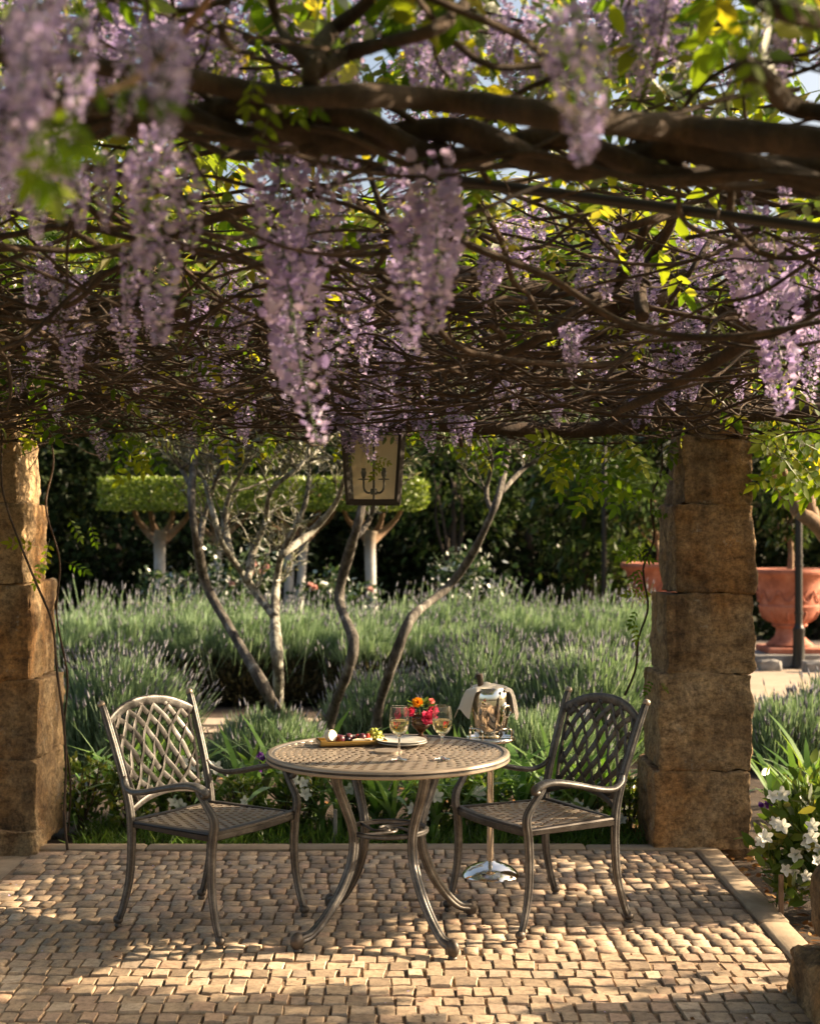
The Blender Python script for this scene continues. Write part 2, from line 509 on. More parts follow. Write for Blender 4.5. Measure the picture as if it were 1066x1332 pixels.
leafmat('wisteria_leaf', [(0, (.04, .085, .012)), (.4, (.075, .135, .018)), (.75, (.16, .205, .026)), (1, (.30, .27, .04))], trans=.68, tcol=(1.9, 1.8, .5), gloss=.1)
leafmat('wisteria_leaf_single', [(0, (.055, .12, .015)), (.5, (.10, .175, .022)), (1, (.22, .26, .033))], trans=.65, tcol=(1.9, 1.8, .5), gloss=.1, island=False)
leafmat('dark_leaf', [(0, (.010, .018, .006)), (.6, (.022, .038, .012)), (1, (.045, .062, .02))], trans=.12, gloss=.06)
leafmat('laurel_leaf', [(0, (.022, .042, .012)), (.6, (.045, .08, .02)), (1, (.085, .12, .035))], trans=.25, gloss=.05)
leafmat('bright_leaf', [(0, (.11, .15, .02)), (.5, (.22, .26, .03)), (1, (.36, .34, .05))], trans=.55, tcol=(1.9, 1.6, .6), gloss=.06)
leafmat('hedge_leaf', [(0, (.10, .155, .028)), (.5, (.175, .25, .045)), (1, (.27, .33, .075))], trans=.35, gloss=.06)
leafmat('olive_leaf', [(0, (.07, .08, .05)), (.5, (.13, .14, .095)), (1, (.22, .225, .165))], trans=.2, gloss=.1)
leafmat('lavender_leaf', [(0, (.085, .145, .075)), (.35, (.15, .235, .125)), (.7, (.22, .315, .195)), (1, (.34, .42, .325))], trans=.3, gloss=.02, tcol=(1.3, 1.3, .9))
leafmat('lavender_core', [(0, (.03, .032, .018)), (.6, (.065, .062, .034)), (1, (.12, .10, .065))], trans=.1, gloss=.0)
leafmat('lavender_bloom', [(0, (.15, .15, .185)), (.5, (.21, .21, .25)), (1, (.30, .30, .33))], trans=.2, gloss=.0, tcol=(1.1, 1.0, 1.2))
leafmat('strap_leaf', [(0, (.07, .16, .03)), (.5, (.115, .235, .05)), (1, (.18, .30, .07))], trans=.45, gloss=.14, island=False)
leafmat('azalea_leaf', [(0, (.05, .10, .02)), (.5, (.10, .165, .03)), (.85, (.17, .23, .045)), (1, (.26, .25, .06))], trans=.45, gloss=.12)
leafmat('rose_leaf', [(0, (.022, .05, .022)), (.6, (.045, .085, .038)), (1, (.08, .11, .05))], trans=.25, gloss=.18)
leafmat('grass_blade', [(0, (.05, .11, .02)), (.6, (.09, .17, .03)), (1, (.15, .22, .05))], trans=.4, gloss=.08)
leafmat('wisteria_petal', [(0, (.34, .29, .55)), (.35, (.44, .40, .66)), (.6, (.55, .49, .71)), (.85, (.68, .63, .81)), (1, (.29, .21, .45))], trans=.42, tcol=(1.15, 1.0, 1.1), gloss=.02)
leafmat('white_petal', [(0, (.72, .73, .70)), (1, (.84, .84, .81))], trans=.35, tcol=(1, 1, .95), gloss=.02)
leafmat('purple_petal', [(0, (.10, .02, .20)), (.6, (.17, .04, .32)), (1, (.26, .08, .42))], trans=.3, tcol=(1.2, 1, 1.2), gloss=.02)
leafmat('orange_petal', [(0, (.80, .30, .02)), (1, (.95, .46, .03))], trans=.3, tcol=(1, .9, .6), gloss=.02)
leafmat('pink_petal', [(0, (.55, .03, .10)), (.6, (.72, .07, .16)), (1, (.80, .16, .24))], trans=.3, tcol=(1.1, .9, .9), gloss=.02)
leafmat('coral_petal', [(0, (.80, .22, .20)), (1, (.86, .34, .30))], trans=.3, tcol=(1, .9, .9), gloss=.02)
leafmat('rose_petal', [(0, (.60, .33, .30)), (1, (.74, .48, .42))], trans=.3, tcol=(1, 1, 1), gloss=.02)
leafmat('dry_leaf', [(0, (.10, .045, .018)), (.5, (.20, .095, .035)), (1, (.32, .19, .08))], trans=.25, tcol=(1.2, 1, .7), gloss=.05)
pbr('green_stem', (.07, .12, .03), .6)
pbr('black_iron', (.012, .011, .010), .45, metal=.3)
pbr('blackened_steel', (.022, .016, .012), .5, metal=.3)
pbr('chrome', (.86, .80, .70), .07, metal=1.0)
pbr('linen', (.80, .72, .60), .9, build=lambda nt, c, r, n: ((.80, .72, .60), .9, bump(nt, noise_n(nt, 500, 2, .5), .25, .001)))
pbr('candle_bulb', (.80, .66, .40), .35, Transmission_Weight=.25)
def thin_glass(name, tint=(.97, .98, .97), k=1.0):
    m, nt, out = newmat(name)
    tr = nd(nt, 'ShaderNodeBsdfTransparent', Color=(*tint, 1)); gl = nt.nodes.new('ShaderNodeBsdfGlossy'); gl.inputs['Roughness'].default_value = .02
    lw = nt.nodes.new('ShaderNodeLayerWeight'); lw.inputs[0].default_value = .5
    fr = nt.nodes.new('ShaderNodeMapRange'); fr.inputs[1].default_value = .25; fr.inputs[3].default_value = .03; fr.inputs[4].default_value = .42
    nt.links.new(lw.outputs['Facing'], fr.inputs[0])
    mx = nt.nodes.new('ShaderNodeMixShader'); nt.links.new(fr.outputs[0], mx.inputs[0]); nt.links.new(tr.outputs[0], mx.inputs[1]); nt.links.new(gl.outputs[0], mx.inputs[2])
    nt.links.new(mx.outputs[0], out.inputs[0])
thin_glass('glass')
pbr('clear_glass', (1, 1, 1), 0.0, Transmission_Weight=1.0, IOR=1.45)
pbr('wine', (.97, .84, .40), 0.0, Transmission_Weight=1.0, IOR=1.34)
pbr('bottle_glass', (.13, .065, .02), .12)
pbr('amber_glass', (.085, .035, .012), .08, Transmission_Weight=.35)
def b_pane(nt, c, r, n):
    c = ramp(nt, noise_n(nt, 9, 5, .6), [(.3, (.86, .75, .57)), (.7, (.93, .84, .67))])
    return c, .55, None
def frosted(name):
    m, nt, out = newmat(name)
    c, _r, _n = b_pane(nt, None, None, None)
    d = nt.nodes.new('ShaderNodeBsdfDiffuse'); t = nt.nodes.new('ShaderNodeBsdfTranslucent'); mx = nt.nodes.new('ShaderNodeMixShader'); mx.inputs[0].default_value = .4
    nt.links.new(c, d.inputs[0]); nt.links.new(c, t.inputs[0]); nt.links.new(d.outputs[0], mx.inputs[1]); nt.links.new(t.outputs[0], mx.inputs[2]); nt.links.new(mx.outputs[0], out.inputs[0])
frosted('frosted_pane')
pbr('ceramic', None, build=lambda nt, c, r, n: (ramp(nt, noise_n(nt, 14, 4, .6), [(.3, (.52, .51, .47)), (.7, (.62, .61, .57))]), .28, None))
pbr('glazed_ochre', None, build=lambda nt, c, r, n: (ramp(nt, noise_n(nt, 22, 5, .6), [(.3, (.22, .125, .025)), (.7, (.34, .21, .05))]), .35, None))
pbr('green_grape', (.36, .38, .06), .25, Subsurface_Weight=.3, Subsurface_Radius=(.01, .01, .004))
pbr('blueberry_skin', (.022, .026, .06), .4)
pbr('strawberry_flesh', (.42, .035, .022), .3)
pbr('fig_skin', (.085, .018, .03), .4)
pbr('fig_flesh', (.62, .22, .16), .5)
pbr('cheese', (.80, .70, .52), .55)
pbr('cheese_rind', (.72, .62, .50), .7)
def b_terra(nt, c, r, n):
    c = ramp(nt, noise_n(nt, 6, 6, .65), [(.34, (.24, .075, .042)), (.52, (.37, .125, .072)), (.68, (.44, .19, .13)), (.8, (.47, .30, .24))])
    return c, .85, bump(nt, noise_n(nt, 35, 5, .7), .35, .01)
pbr('terracotta', None, build=b_terra)
def b_granite(nt, c, r, n):
    c = ramp(nt, noise_n(nt, 14, 6, .7), [(.3, (.14, .13, .12)), (.7, (.30, .285, .265))])
    return c, .9, bump(nt, noise_n(nt, 40, 5, .7), .5, .01)
pbr('plinth_stone', None, build=b_granite)

# ---------------------------------------------------------------- the ground
def sheet(name, x0, x1, y0, y1, z, mat, nx=1, ny=1, amp=0.0, freq=3.0):
    gx, gy = np.meshgrid(np.linspace(x0, x1, nx + 1), np.linspace(y0, y1, ny + 1))
    V = np.stack([gx.ravel(), gy.ravel(), np.full(gx.size, z)], 1)
    if amp:
        for v in V:
            v[2] += amp * noise.fractal(Vector((v[0] * freq, v[1] * freq, 0)), 1, 2, 4)
    i = np.arange(ny)[:, None]; j = np.arange(nx)[None]; n = nx + 1
    F = np.stack([i * n + j, i * n + j + 1, (i + 1) * n + j + 1, (i + 1) * n + j], -1).reshape(-1, 4)
    return tag(MB().add(V, F).build(name, MAT[mat], sharp=0), kind='structure')

sheet('ground', -400, 400, -400, 400, -0.12, 'ground', 40, 40)
sheet('garden_bed', -6, 6, 7.03, 11.6, -0.035, 'soil', 120, 60, .03, 3)
sheet('side_bed', 1.505, 5.5, 1.5, 7.03, -0.06, 'soil', 60, 60, .025, 4)
sheet('soil', -6, 4, 12.0, 26, -0.05, 'soil', 40, 50, .03, 2)
sheet('garden_path', -8, 2.6, 11.2, 12.05, -0.028, 'path_sand', 60, 8, .008, 3)
sheet('gravel_path', 2.3, 12, 11.2, 20.5, -0.03, 'path_sand', 60, 60, .012, 2)
sheet('apron', -5, -1.83, 0.5, 7.0, -0.012, 'kerb_concrete', 2, 2)

# paving: a bed of sand and worn stone setts, the nearest as objects
XL, XR = -1.80, 1.375
paving = sheet('paving', XL - .03, XR + .01, 0.2, 6.93, -0.0040, 'joint_sand', 90, 160, .004, 8)
def sett_variant(k):
    r = random.Random(k)
    hx, hy = .5, .5
    c = [(-hx, -hy), (hx, -hy), (hx, hy), (-hx, hy)]
    c = [(x + r.uniform(-.07, .07), y + r.uniform(-.08, .08)) for x, y in c]
    out = []
    for i in range(4):
        (x, y), (u, w) = c[i], c[(i + 1) % 4]
        bul = r.uniform(-.035, .03)
        nx, ny = (w - y), -(u - x)
        out += [(x, y), ((x + u) / 2 + nx * bul, (y + w) / 2 + ny * bul)]
    V, F = [], []
    lv = [(1.0, -1.0), (1.0, -.12), (.98, .03), (.93, .085 + r.uniform(0, .03))]
    tx, ty = r.uniform(-.07, .07), r.uniform(-.07, .07)
    for s, z in lv:
        for x, y in out:
            V.append((x * s, y * s, z + (tx * x + ty * y if z > -.9 else 0) + (r.uniform(-.05, .05) if z > -.5 else 0)))
    for k2 in range(3):
        for j in range(8):
            F.append((k2 * 8 + j, k2 * 8 + (j + 1) % 8, (k2 + 1) * 8 + (j + 1) % 8, (k2 + 1) * 8 + j))
    V.append((r.uniform(-.1, .1), r.uniform(-.1, .1), .10 + r.uniform(-.03, .03)))
    T = [(24 + j, 24 + (j + 1) % 8, 32) for j in range(8)]
    return np.array(V), np.array(F), np.array(T)
SV = [sett_variant(k) for k in range(14)]
SM = [MB().add(*v).mesh('paving_stone', True, 32) for v in SV]
for m in SM: m.materials.append(MAT['sett_stone'])
setts = []
y = 6.915; row = 0
while y > 1.2:
    pitch = U(.084, .101)
    x = XL + U(-.03, .03)
    border = True
    while x < XR - .03:
        if x < XL + .05: w = U(.10, .13)
        else: w = U(.052, .092)
        if x + w > XR - .045: w = XR - x
        yy = y - pitch / 2 + .014 * math.sin(x * 1.7 + row * .21) + .010 * math.sin(x * 4.1 + row) + U(-.005, .005)
        gap = U(.005, .011)
        setts.append((x + w / 2, yy, w - gap, pitch - U(.006, .013), U(-.035, .035), U(-.004, .004)))
        x += w
    y -= pitch; row += 1
def in_view(x, y, z=0.0, pad=0):
    px, py = CX + x / y * FPX, HZ + (CAMH - z) / y * FPX
    return -pad < px < 1066 + pad and py < 1332 + pad
vis = sorted([i for i, s in enumerate(setts) if in_view(s[0], s[1])], key=lambda i: setts[i][1])[:300]
vset = set(vis)
rest = MB()
for i, (x, y, w, h, a, dz) in enumerate(setts):
    k = random.randrange(14); flip = random.choice((0, PI))
    if i in vset:
        o = link('paving_stone', SM[k], None, paving)
        o.location = (x, y, dz); o.rotation_euler = (0, 0, a + flip); o.scale = (w, h, .035)
    else:
        ca, sa = math.cos(a + flip), math.sin(a + flip)
        V = SV[k][0] * np.array([w, h, .035])
        V = np.stack([V[:, 0] * ca - V[:, 1] * sa + x, V[:, 0] * sa + V[:, 1] * ca + y, V[:, 2] + dz], 1)
        rest.add(V, SV[k][1], SV[k][2])
tag(rest.build('paving_stones', MAT['sett_stone'], paving, sharp=13), kind='stuff')

# kerbs
kerb = sheet('kerb_bed', -1.9, 1.55, 6.925, 7.03, -.02, 'joint_sand')
kerb.name = 'kerb'
x = -1.86
while x < 1.36:
    L = U(.55, .9); L = min(L, 1.505 - x)
    bb = MB(); bevel_box(bb, (0, 0, 0), (L - .007, .093, .10), .008)
    o = bb.build('kerb_stone', MAT['kerb_concrete'], kerb)
    o.location = (x + L / 2, 6.975 + U(-.003, .003), -.036 + U(-.003, .003))
    x += L
side_kerb = sheet('side_kerb_bed', 1.38, 1.51, 1.0, 6.92, -.022, 'joint_sand'); side_kerb.name = 'side_kerb'
y = 6.915
while y > 1.2:
    L = U(.5, .85)
    bb = MB(); bevel_box(bb, (0, 0, 0), (.118, L - .008, .10), .009)
    o = bb.build('kerb_stone', MAT['kerb_concrete'], side_kerb)
    o.location = (1.443 + U(-.004, .004), y - L / 2, -.036 + U(-.004, .004)); o.rotation_euler = (0, 0, U(-.006, .006))
    y -= L

# fallen petals and bits of leaf on the paving
lt = MB()
n = 130
p = np.stack([rng.uniform(-2.2, 1.36, n), rng.uniform(3.2, 6.9, n), np.full(n, .012)], 1)
D = rand_dirs(n, -.15, .25)
scatter(lt, leaf2(.3, .1), p, frames(D, .3, (0, 0, 1)), rng.uniform(.008, .026, n))
tag(lt.build('fallen_leaves', MAT['dry_leaf']), kind='stuff')
lt = MB(); n = 90
p = np.stack([rng.uniform(-2.2, 1.36, n), rng.uniform(3.2, 6.9, n), np.full(n, .012)], 1)
scatter(lt, leaf2(.4, .2), p, frames(rand_dirs(n, -.1, .3), .3, (0, 0, 1)), rng.uniform(.006, .016, n))
tag(lt.build('fallen_petals', MAT['wisteria_petal']), kind='stuff')

# ---------------------------------------------------------------- stone columns
def rock(mb, c, half, seed, rr=.016, nz=.017, cuts=14, n=30, cutd=(-.01, .022)):
    r = random.Random(seed)
    half = np.array(half, float)
    g = np.linspace(-1, 1, n + 1)
    A, B = np.meshgrid(g, g)
    A, B = A.ravel(), B.ravel(); O = np.ones_like(A)
    faces = [(A, B, O), (B, A, -O), (O, A, B), (-O, B, A), (B, O, A), (A, -O, B)]
    i = np.arange(n)[:, None]; j = np.arange(n)[None]; m = n + 1
    F = np.stack([i * m + j, i * m + j + 1, (i + 1) * m + j + 1, (i + 1) * m + j], -1).reshape(-1, 4)
    planes = []
    for _ in range(cuts):
        ax = r.sample(range(3), r.choice((1, 2, 2)))
        nn = np.array([r.uniform(-.12, .12) for _ in range(3)])
        for k in ax: nn[k] = r.choice((-1, 1)) * r.uniform(.5, 1)
        if len(ax) == 1 and ax[0] == 2: continue
        nn /= np.linalg.norm(nn)
        far = np.dot(np.abs(nn), half)
        edge = far - (rr * .4 if len(ax) > 1 else 0) - r.uniform(*cutd) * (1 if len(ax) > 1 else .35)
        planes.append((nn, edge))
    off = Vector((seed * 3.7, seed * 1.3, seed * 2.1))
    for f in faces:
        P = np.stack(f, 1) * half
        q = np.clip(P, -(half - rr), half - rr)
        d = P - q
        L = np.linalg.norm(d, axis=1)[:, None]
        N = d / (L + 1e-9)
        P = q + N * np.minimum(L, rr)
        for nn, e in planes:
            over = np.maximum(0, P @ nn - e)
            P = P - over[:, None] * nn
        for k in range(len(P)):
            v = Vector(P[k]) + off
            h = nz * (noise.fractal(v * 7.0, .75, 2.1, 5) - .35) + nz * .9 * noise.noise(v * 2.4) - nz * .5 * abs(noise.noise(v * 11.0))
            P[k] += N[k] * h
        mb.add(P + np.asarray(c, float), F)
    return mb

def column(label, base, blocks, seed, jit=.012):
    t = thing('stone_column', label, 'column', base, group='stone columns of the pergola')
    r = random.Random(seed)
    for k, (x0, x1, y0, y1, z0, z1) in enumerate(blocks):
        mb = rock(MB(), ((x0 + x1) / 2 - base[0], (y0 + y1) / 2 - base[1], (z0 + z1) / 2), ((x1 - x0) / 2, (y1 - y0) / 2, (z1 - z0) / 2 + .007), seed * 10 + k)
        mb.build('stone_block', MAT['sandstone'], t, sharp=28)
    return t
def zpx(py, d): return CAMH - (py - HZ) / FPX * d
D = 6.93
def blk(px0, px1, py0, py1, dep, d=D):
    # px0 / px1: the outline seen; on the side that faces the middle it is the block's far edge
    d0, d1 = (d + dep * .85, d) if px0 > CX else (d, d + dep * .85)
    return ((px0 - CX) / FPX * d0, (px1 - CX) / FPX * d1, d, d + dep, zpx(py1, d), zpx(py0, d))
column('weathered sandstone block column on the right with the tan urn path behind it', (1.40, 7.2, 0),
       [blk(874, 979, 480, 566, .44), blk(868, 981, 566, 657, .46), blk(858, 983, 657, 773, .49), blk(846, 983, 773, 878, .51), blk(837, 980, 878, 1004, .53), blk(829, 979, 1004, 1107, .55),
        (1.16, 1.70, 6.99, 7.55, -.16, .0)], 3)
column('pale lichened sandstone block column at the left edge with thin vine stems', (-2.0, 7.1, 0),
       [blk(-110, 44, 470, 566, .44), blk(-105, 49, 566, 655, .46), blk(-105, 61, 655, 760, .5), blk(-108, 71, 760, 886, .52), blk(-110, 82, 886, 990, .55), blk(-112, 80, 990, 1106, .56),
        blk(-115, 60, 1082, 1118, .2, 6.86)], 7)
# low pier at the right edge
t = thing('stone_pier', 'low rounded tan stone pier cut off by the right edge of the frame', 'pier', (1.5, 4.55, 0))
rock(MB(), (0.09, .0, .055), (.335, .30, .125), 61, .06, .02).build('base_stone', MAT['sandstone'], t, sharp=28)
rock(MB(), (.12, .03, .32), (.285, .25, .150), 62, .09, .012).build('cap_stone', MAT['sandstone'], t, sharp=28)

# ---------------------------------------------------------------- lamp posts, urns
def lamp_post(label, x, y, H, s=1.0):
    t = thing('lamp_post', label, 'lamp post', (x, y, -.03), group='black garden lamp posts')
    b = MB(); lathe(b, [(0, 0), (.10 * s, 0), (.10 * s, .015), (.078 * s, .03), (.07 * s, .06), (.066 * s, .42), (.07 * s, .43), (.07 * s, .46), (.05 * s, .48), (.046 * s, .52)], 24)
    b.build('base', MAT['black_iron'], t)
    b = MB(); lathe(b, [(.044 * s, .50), (.04 * s, H)], 20); b.build('pole', MAT['black_iron'], t)
    for z in (.62, 1.17, 1.28):
        b = MB(); lathe(b, [(.04 * s, z), (.052 * s, z + .005), (.052 * s, z + .03), (.04 * s, z + .035)], 20)
        b.build('collar', MAT['black_iron'], t)
    b = MB(); lathe(b, [(.04 * s, H), (.09, H + .02), (.13, H + .25), (.15, H + .27), (.03, H + .40), (0, H + .42)], 6)
    b.build('lantern_head', MAT['black_iron'], t)
p = at(1038, 0, 16.4)
lamp_post('black iron lamp post standing in front of the terracotta urn on the sand path', p.x, 16.4, 3.2)
p = at(785, 0, 18.5)
lamp_post('slim black lamp post against the dark shrubs behind the lavender', p.x, 18.5, 3.3, .8)

def urn(label, x, y, s=1.0):
    t = thing('terracotta_urn', label, 'urn', (x, y, -.02), group='terracotta urns along the path')
    b = MB(); rock(b, (0, 0, .065), (.48 * s, .42 * s, .075), int(x * 10) + 5, .02, .006, 3, 8).build('plinth', MAT['plinth_stone'], t)
    b = MB(); bevel_box(b, (0, 0, .17), (.62 * s, .62 * s, .075), .012); b.build('foot_slab', MAT['terracotta'], t)
    z0 = .205
    pr = [(0, 0), (.25, 0), (.255, .03), (.215, .055), (.20, .075), (.165, .11), (.145, .17), (.15, .205), (.185, .225), (.20, .24), (.185, .255), (.21, .27), (.29, .33), (.325, .40), (.335, .44), (.34, .455),
          (.325, .47), (.335, .60), (.355, .70), (.385, .775), (.42, .80), (.44, .815), (.445, .84), (.43, .865), (.40, .87), (.37, .865), (.33, .80), (.30, .70), (0, .69)]
    b = MB(); lathe(b, [(r * s, z0 + z * s) for r, z in pr], 48); b.build('bowl', MAT['terracotta'], t, sharp=35)
    b = MB()
    for k in range(10):
        a = k * 2 * PI / 10
        P = [(math.cos(a + u) * (.334 + .012) * s, math.sin(a + u) * .346 * s, z0 + (.56 + v) * s) for u, v in ((-.26, .05), (-.13, -.03), (0, -.055), (.13, -.03), (.26, .05))]
        tube(b, P, [(.010, .012)] * 5, span=3)
        uvball(b, (math.cos(a + .31) * .338 * s, math.sin(a + .31) * .338 * s, z0 + .60 * s), (.028, .028, .038), 8, 6)
        for q in range(3):
            uvball(b, (math.cos(a + .05 * (q - 1)) * .334 * s, math.sin(a + .05 * (q - 1)) * .334 * s, z0 + (.60 + .02 * q) * s), .018, 6, 5)
        tube(b, [(math.cos(a) * rr * s, math.sin(a) * rr * s, z0 + zz * s) for rr, zz in ((.215, .275), (.292, .33), (.328, .40))], [.012, .018, .014], span=2)
    b.build('relief', MAT['terracotta'], t)
    b = MB(); lathe(b, [(.34 * s, z0 + .80 * s), (.2 * s, z0 + .81 * s), (0, z0 + .815 * s)], 24); b.build('potting_soil', MAT['soil'], t)
    return t
pu = at(1026, 0, 16.9); urn('large terracotta urn on a grey stone plinth behind the black lamp post', pu.x, 16.9, 1.06)
pv = at(855, 0, 18.6); urn('terracotta urn half hidden behind the sandstone column', pv.x, 18.6, 1.10)

# rough edging stones by the path
for k, (px, py, d, s) in enumerate([(988, 922, 12.1, .11), (1012, 918, 12.3, .13), (1040, 930, 11.9, .10), (1000, 862, 16.2, .10), (1062, 872, 16.0, .12)]):
    p = at(px, py, d)
    o = rock(MB(), (0, 0, 0), (s * 1.3, s, s * .7), 80 + k, .03, .02, 8, 8).build('edging_stone', MAT['plinth_stone'], None, sharp=28)
    o.location = (p.x, d, .02)
    tag(o, ['rough grey edging stone beside the right column edge', 'grey edging stone right of the one touching the column', 'flat grey edging stone half buried in lavender', 'grey stone at the foot of the urn plinth', 'grey stone lying beside the lamp post base'][k], 'stone', 'rough edging stones along the sand path')

# ---------------------------------------------------------------- trees and shrubs
def px_tube(mb, pts, d, base, r0, r1, span=5, n=9, dj=.25, wob=.22):
    """a stem through pixels (px, py[, d]) with pixel radii tapering r0 -> r1"""
    P, R = [], []
    k = len(pts)
    for i, q in enumerate(pts):
        dd = q[2] if len(q) > 2 else d + dj * math.sin(i * 1.3)
        P.append(at(q[0], q[1], dd) - Vector(base)); rr = r0 + (r1 - r0) * i / max(1, k - 1)
        R.append(rr / FPX * dd * (1 + .12 * math.sin(i * 2.1)))
    tube(mb, P, R, ring_profile(n), span=span, wob=wob)
    return P

def twiggy(mb, starts, n, length, r, up=.3, lm=None, leafmb=None, leaf=None, lsize=.05, lper=10, depth=2):
    """random crooked twigs from the given points, with leaves along them"""
    stack = [(Vector(p), Vector((U(-1, 1), U(-1, 1), U(-.2, 1) + up)).normalized(), length, r, depth) for p in starts for _ in range(n)]
    LP, LD = [], []
    while stack:
        p, dv, L, rr, dep = stack.pop()
        pts = [p]; q = p.copy(); dd = dv.copy()
        for i in range(4):
            dd = (dd + Vector((U(-.45, .45), U(-.45, .45), U(-.3, .4)))).normalized()
            q = q + dd * L / 4; pts.append(q.copy())
            if leaf is not None and dep <= 1:
                for _ in range(lper):
                    LP.append(q - dd * L / 4 * random.random()); LD.append((dd * .5 + Vector((U(-1, 1), U(-1, 1), U(-.8, 1)))).normalized())
        tube(mb, pts, [rr, rr * .85, rr * .7, rr * .55, rr * .35], ring_profile(5), span=2)
        if dep > 0:
            for _ in range(random.choice((2, 3))):
                w = random.choice(pts[1:])
                stack.append((w, (dd + Vector((U(-.9, .9), U(-.9, .9), U(-.3, .8)))).normalized(), L * .65, rr * .6, dep - 1))
    if leaf is not None and LP:
        LP = np.array([tuple(v) for v in LP]); LD = np.array([tuple(v) for v in LD])
        scatter(leafmb, leaf, LP, frames(LD), rng.uniform(.6, 1.2, len(LP)) * lsize)

def olive(label, d, trunk, branches, mat, r0, r1, br=6, leaves=True, n=2, lper=5, tl=.55):
    base = at(trunk[0][0], HZ + CAMH / d * FPX, d); base.z = -.02
    t = thing('olive_tree', label, 'tree', base, group='gnarled olive trees behind the table')
    m = MB(); px_tube(m, trunk, d, base, r0, r1); m.build('trunk', MAT[mat], t, sharp=0)
    side = []
    tips = [at(trunk[-1][0], trunk[-1][1], d) - base] if trunk[-1][1] < 700 else []
    for b in branches:
        m = MB(); P = px_tube(m, b, d, base, br, br * .35, dj=.3); m.build('branch', MAT[mat], t, sharp=0)
        tips += P[-2:]; side += P[1:-1]
    m, lm = MB(), MB()
    twiggy(m, tips, n, tl, .011, .35, None, lm, leaf2(.11, .02), .075, lper, 2)
    twiggy(m, side, 2, tl * .6, .007, .5, None, lm, leaf2(.11, .02), .07, 2, 1)
    m.build('twigs', MAT[mat], t, sharp=0)
    if leaves: tag(lm.build('crown', MAT['olive_leaf'], t, sharp=0), kind='stuff')
    return t
olive('dark leaning olive trunk rising left from behind the table', 9.8,
      [(436, 1000), (412, 972), (393, 952), (362, 925), (335, 878), (302, 822), (270, 765), (259, 722), (253, 690), (249, 645), (252, 600), (250, 545)],
      [[(259, 718), (264, 680), (276, 640), (290, 605), (318, 570)], [(252, 640), (236, 610), (222, 585)]], 'olive_bark', 8.5, 4.5, 4)
olive('pale lichened olive trunk forking into a wide crown', 10.1,
      [(363, 1000), (363, 960), (361, 920), (362, 880), (359, 840), (357, 800)],
      [[(357, 802), (332, 770), (310, 738), (288, 703), (274, 655), (262, 618), (236, 590), (215, 570)], [(357, 802), (359, 762), (366, 722), (382, 690), (398, 650), (402, 600), (398, 560)],
       [(366, 722), (404, 692), (436, 655), (452, 610), (470, 580)], [(322, 755), (330, 715), (345, 680), (352, 640), (385, 610), (425, 575)], [(300, 722), (292, 680), (300, 640), (322, 600)]], 'lichen_bark', 8.5, 7.5, 5.5, n=3, lper=6)
olive('crooked olive trunk standing below the lantern', 9.7,
      [(414, 1000), (424, 960), (436, 915), (452, 875), (460, 835), (447, 800), (441, 772), (452, 725), (464, 685), (471, 655), (478, 610), (482, 570)],
      [[(458, 705), (478, 680), (488, 650), (500, 610), (505, 575)]], 'olive_bark', 8, 5.5, 4)
olive('slender olive trunk leaning right with bare twigs', 9.9,
      [(483, 1000), (488, 955), (494, 915), (510, 865), (532, 808), (556, 785), (584, 762), (612, 724), (634, 680), (648, 645), (657, 605), (662, 570)],
      [[(640, 668), (632, 640), (640, 600), (630, 565)], [(652, 640), (680, 610), (712, 590), (735, 572)]], 'olive_bark', 7.5, 4, 3.5, n=3, lper=2, tl=.6)

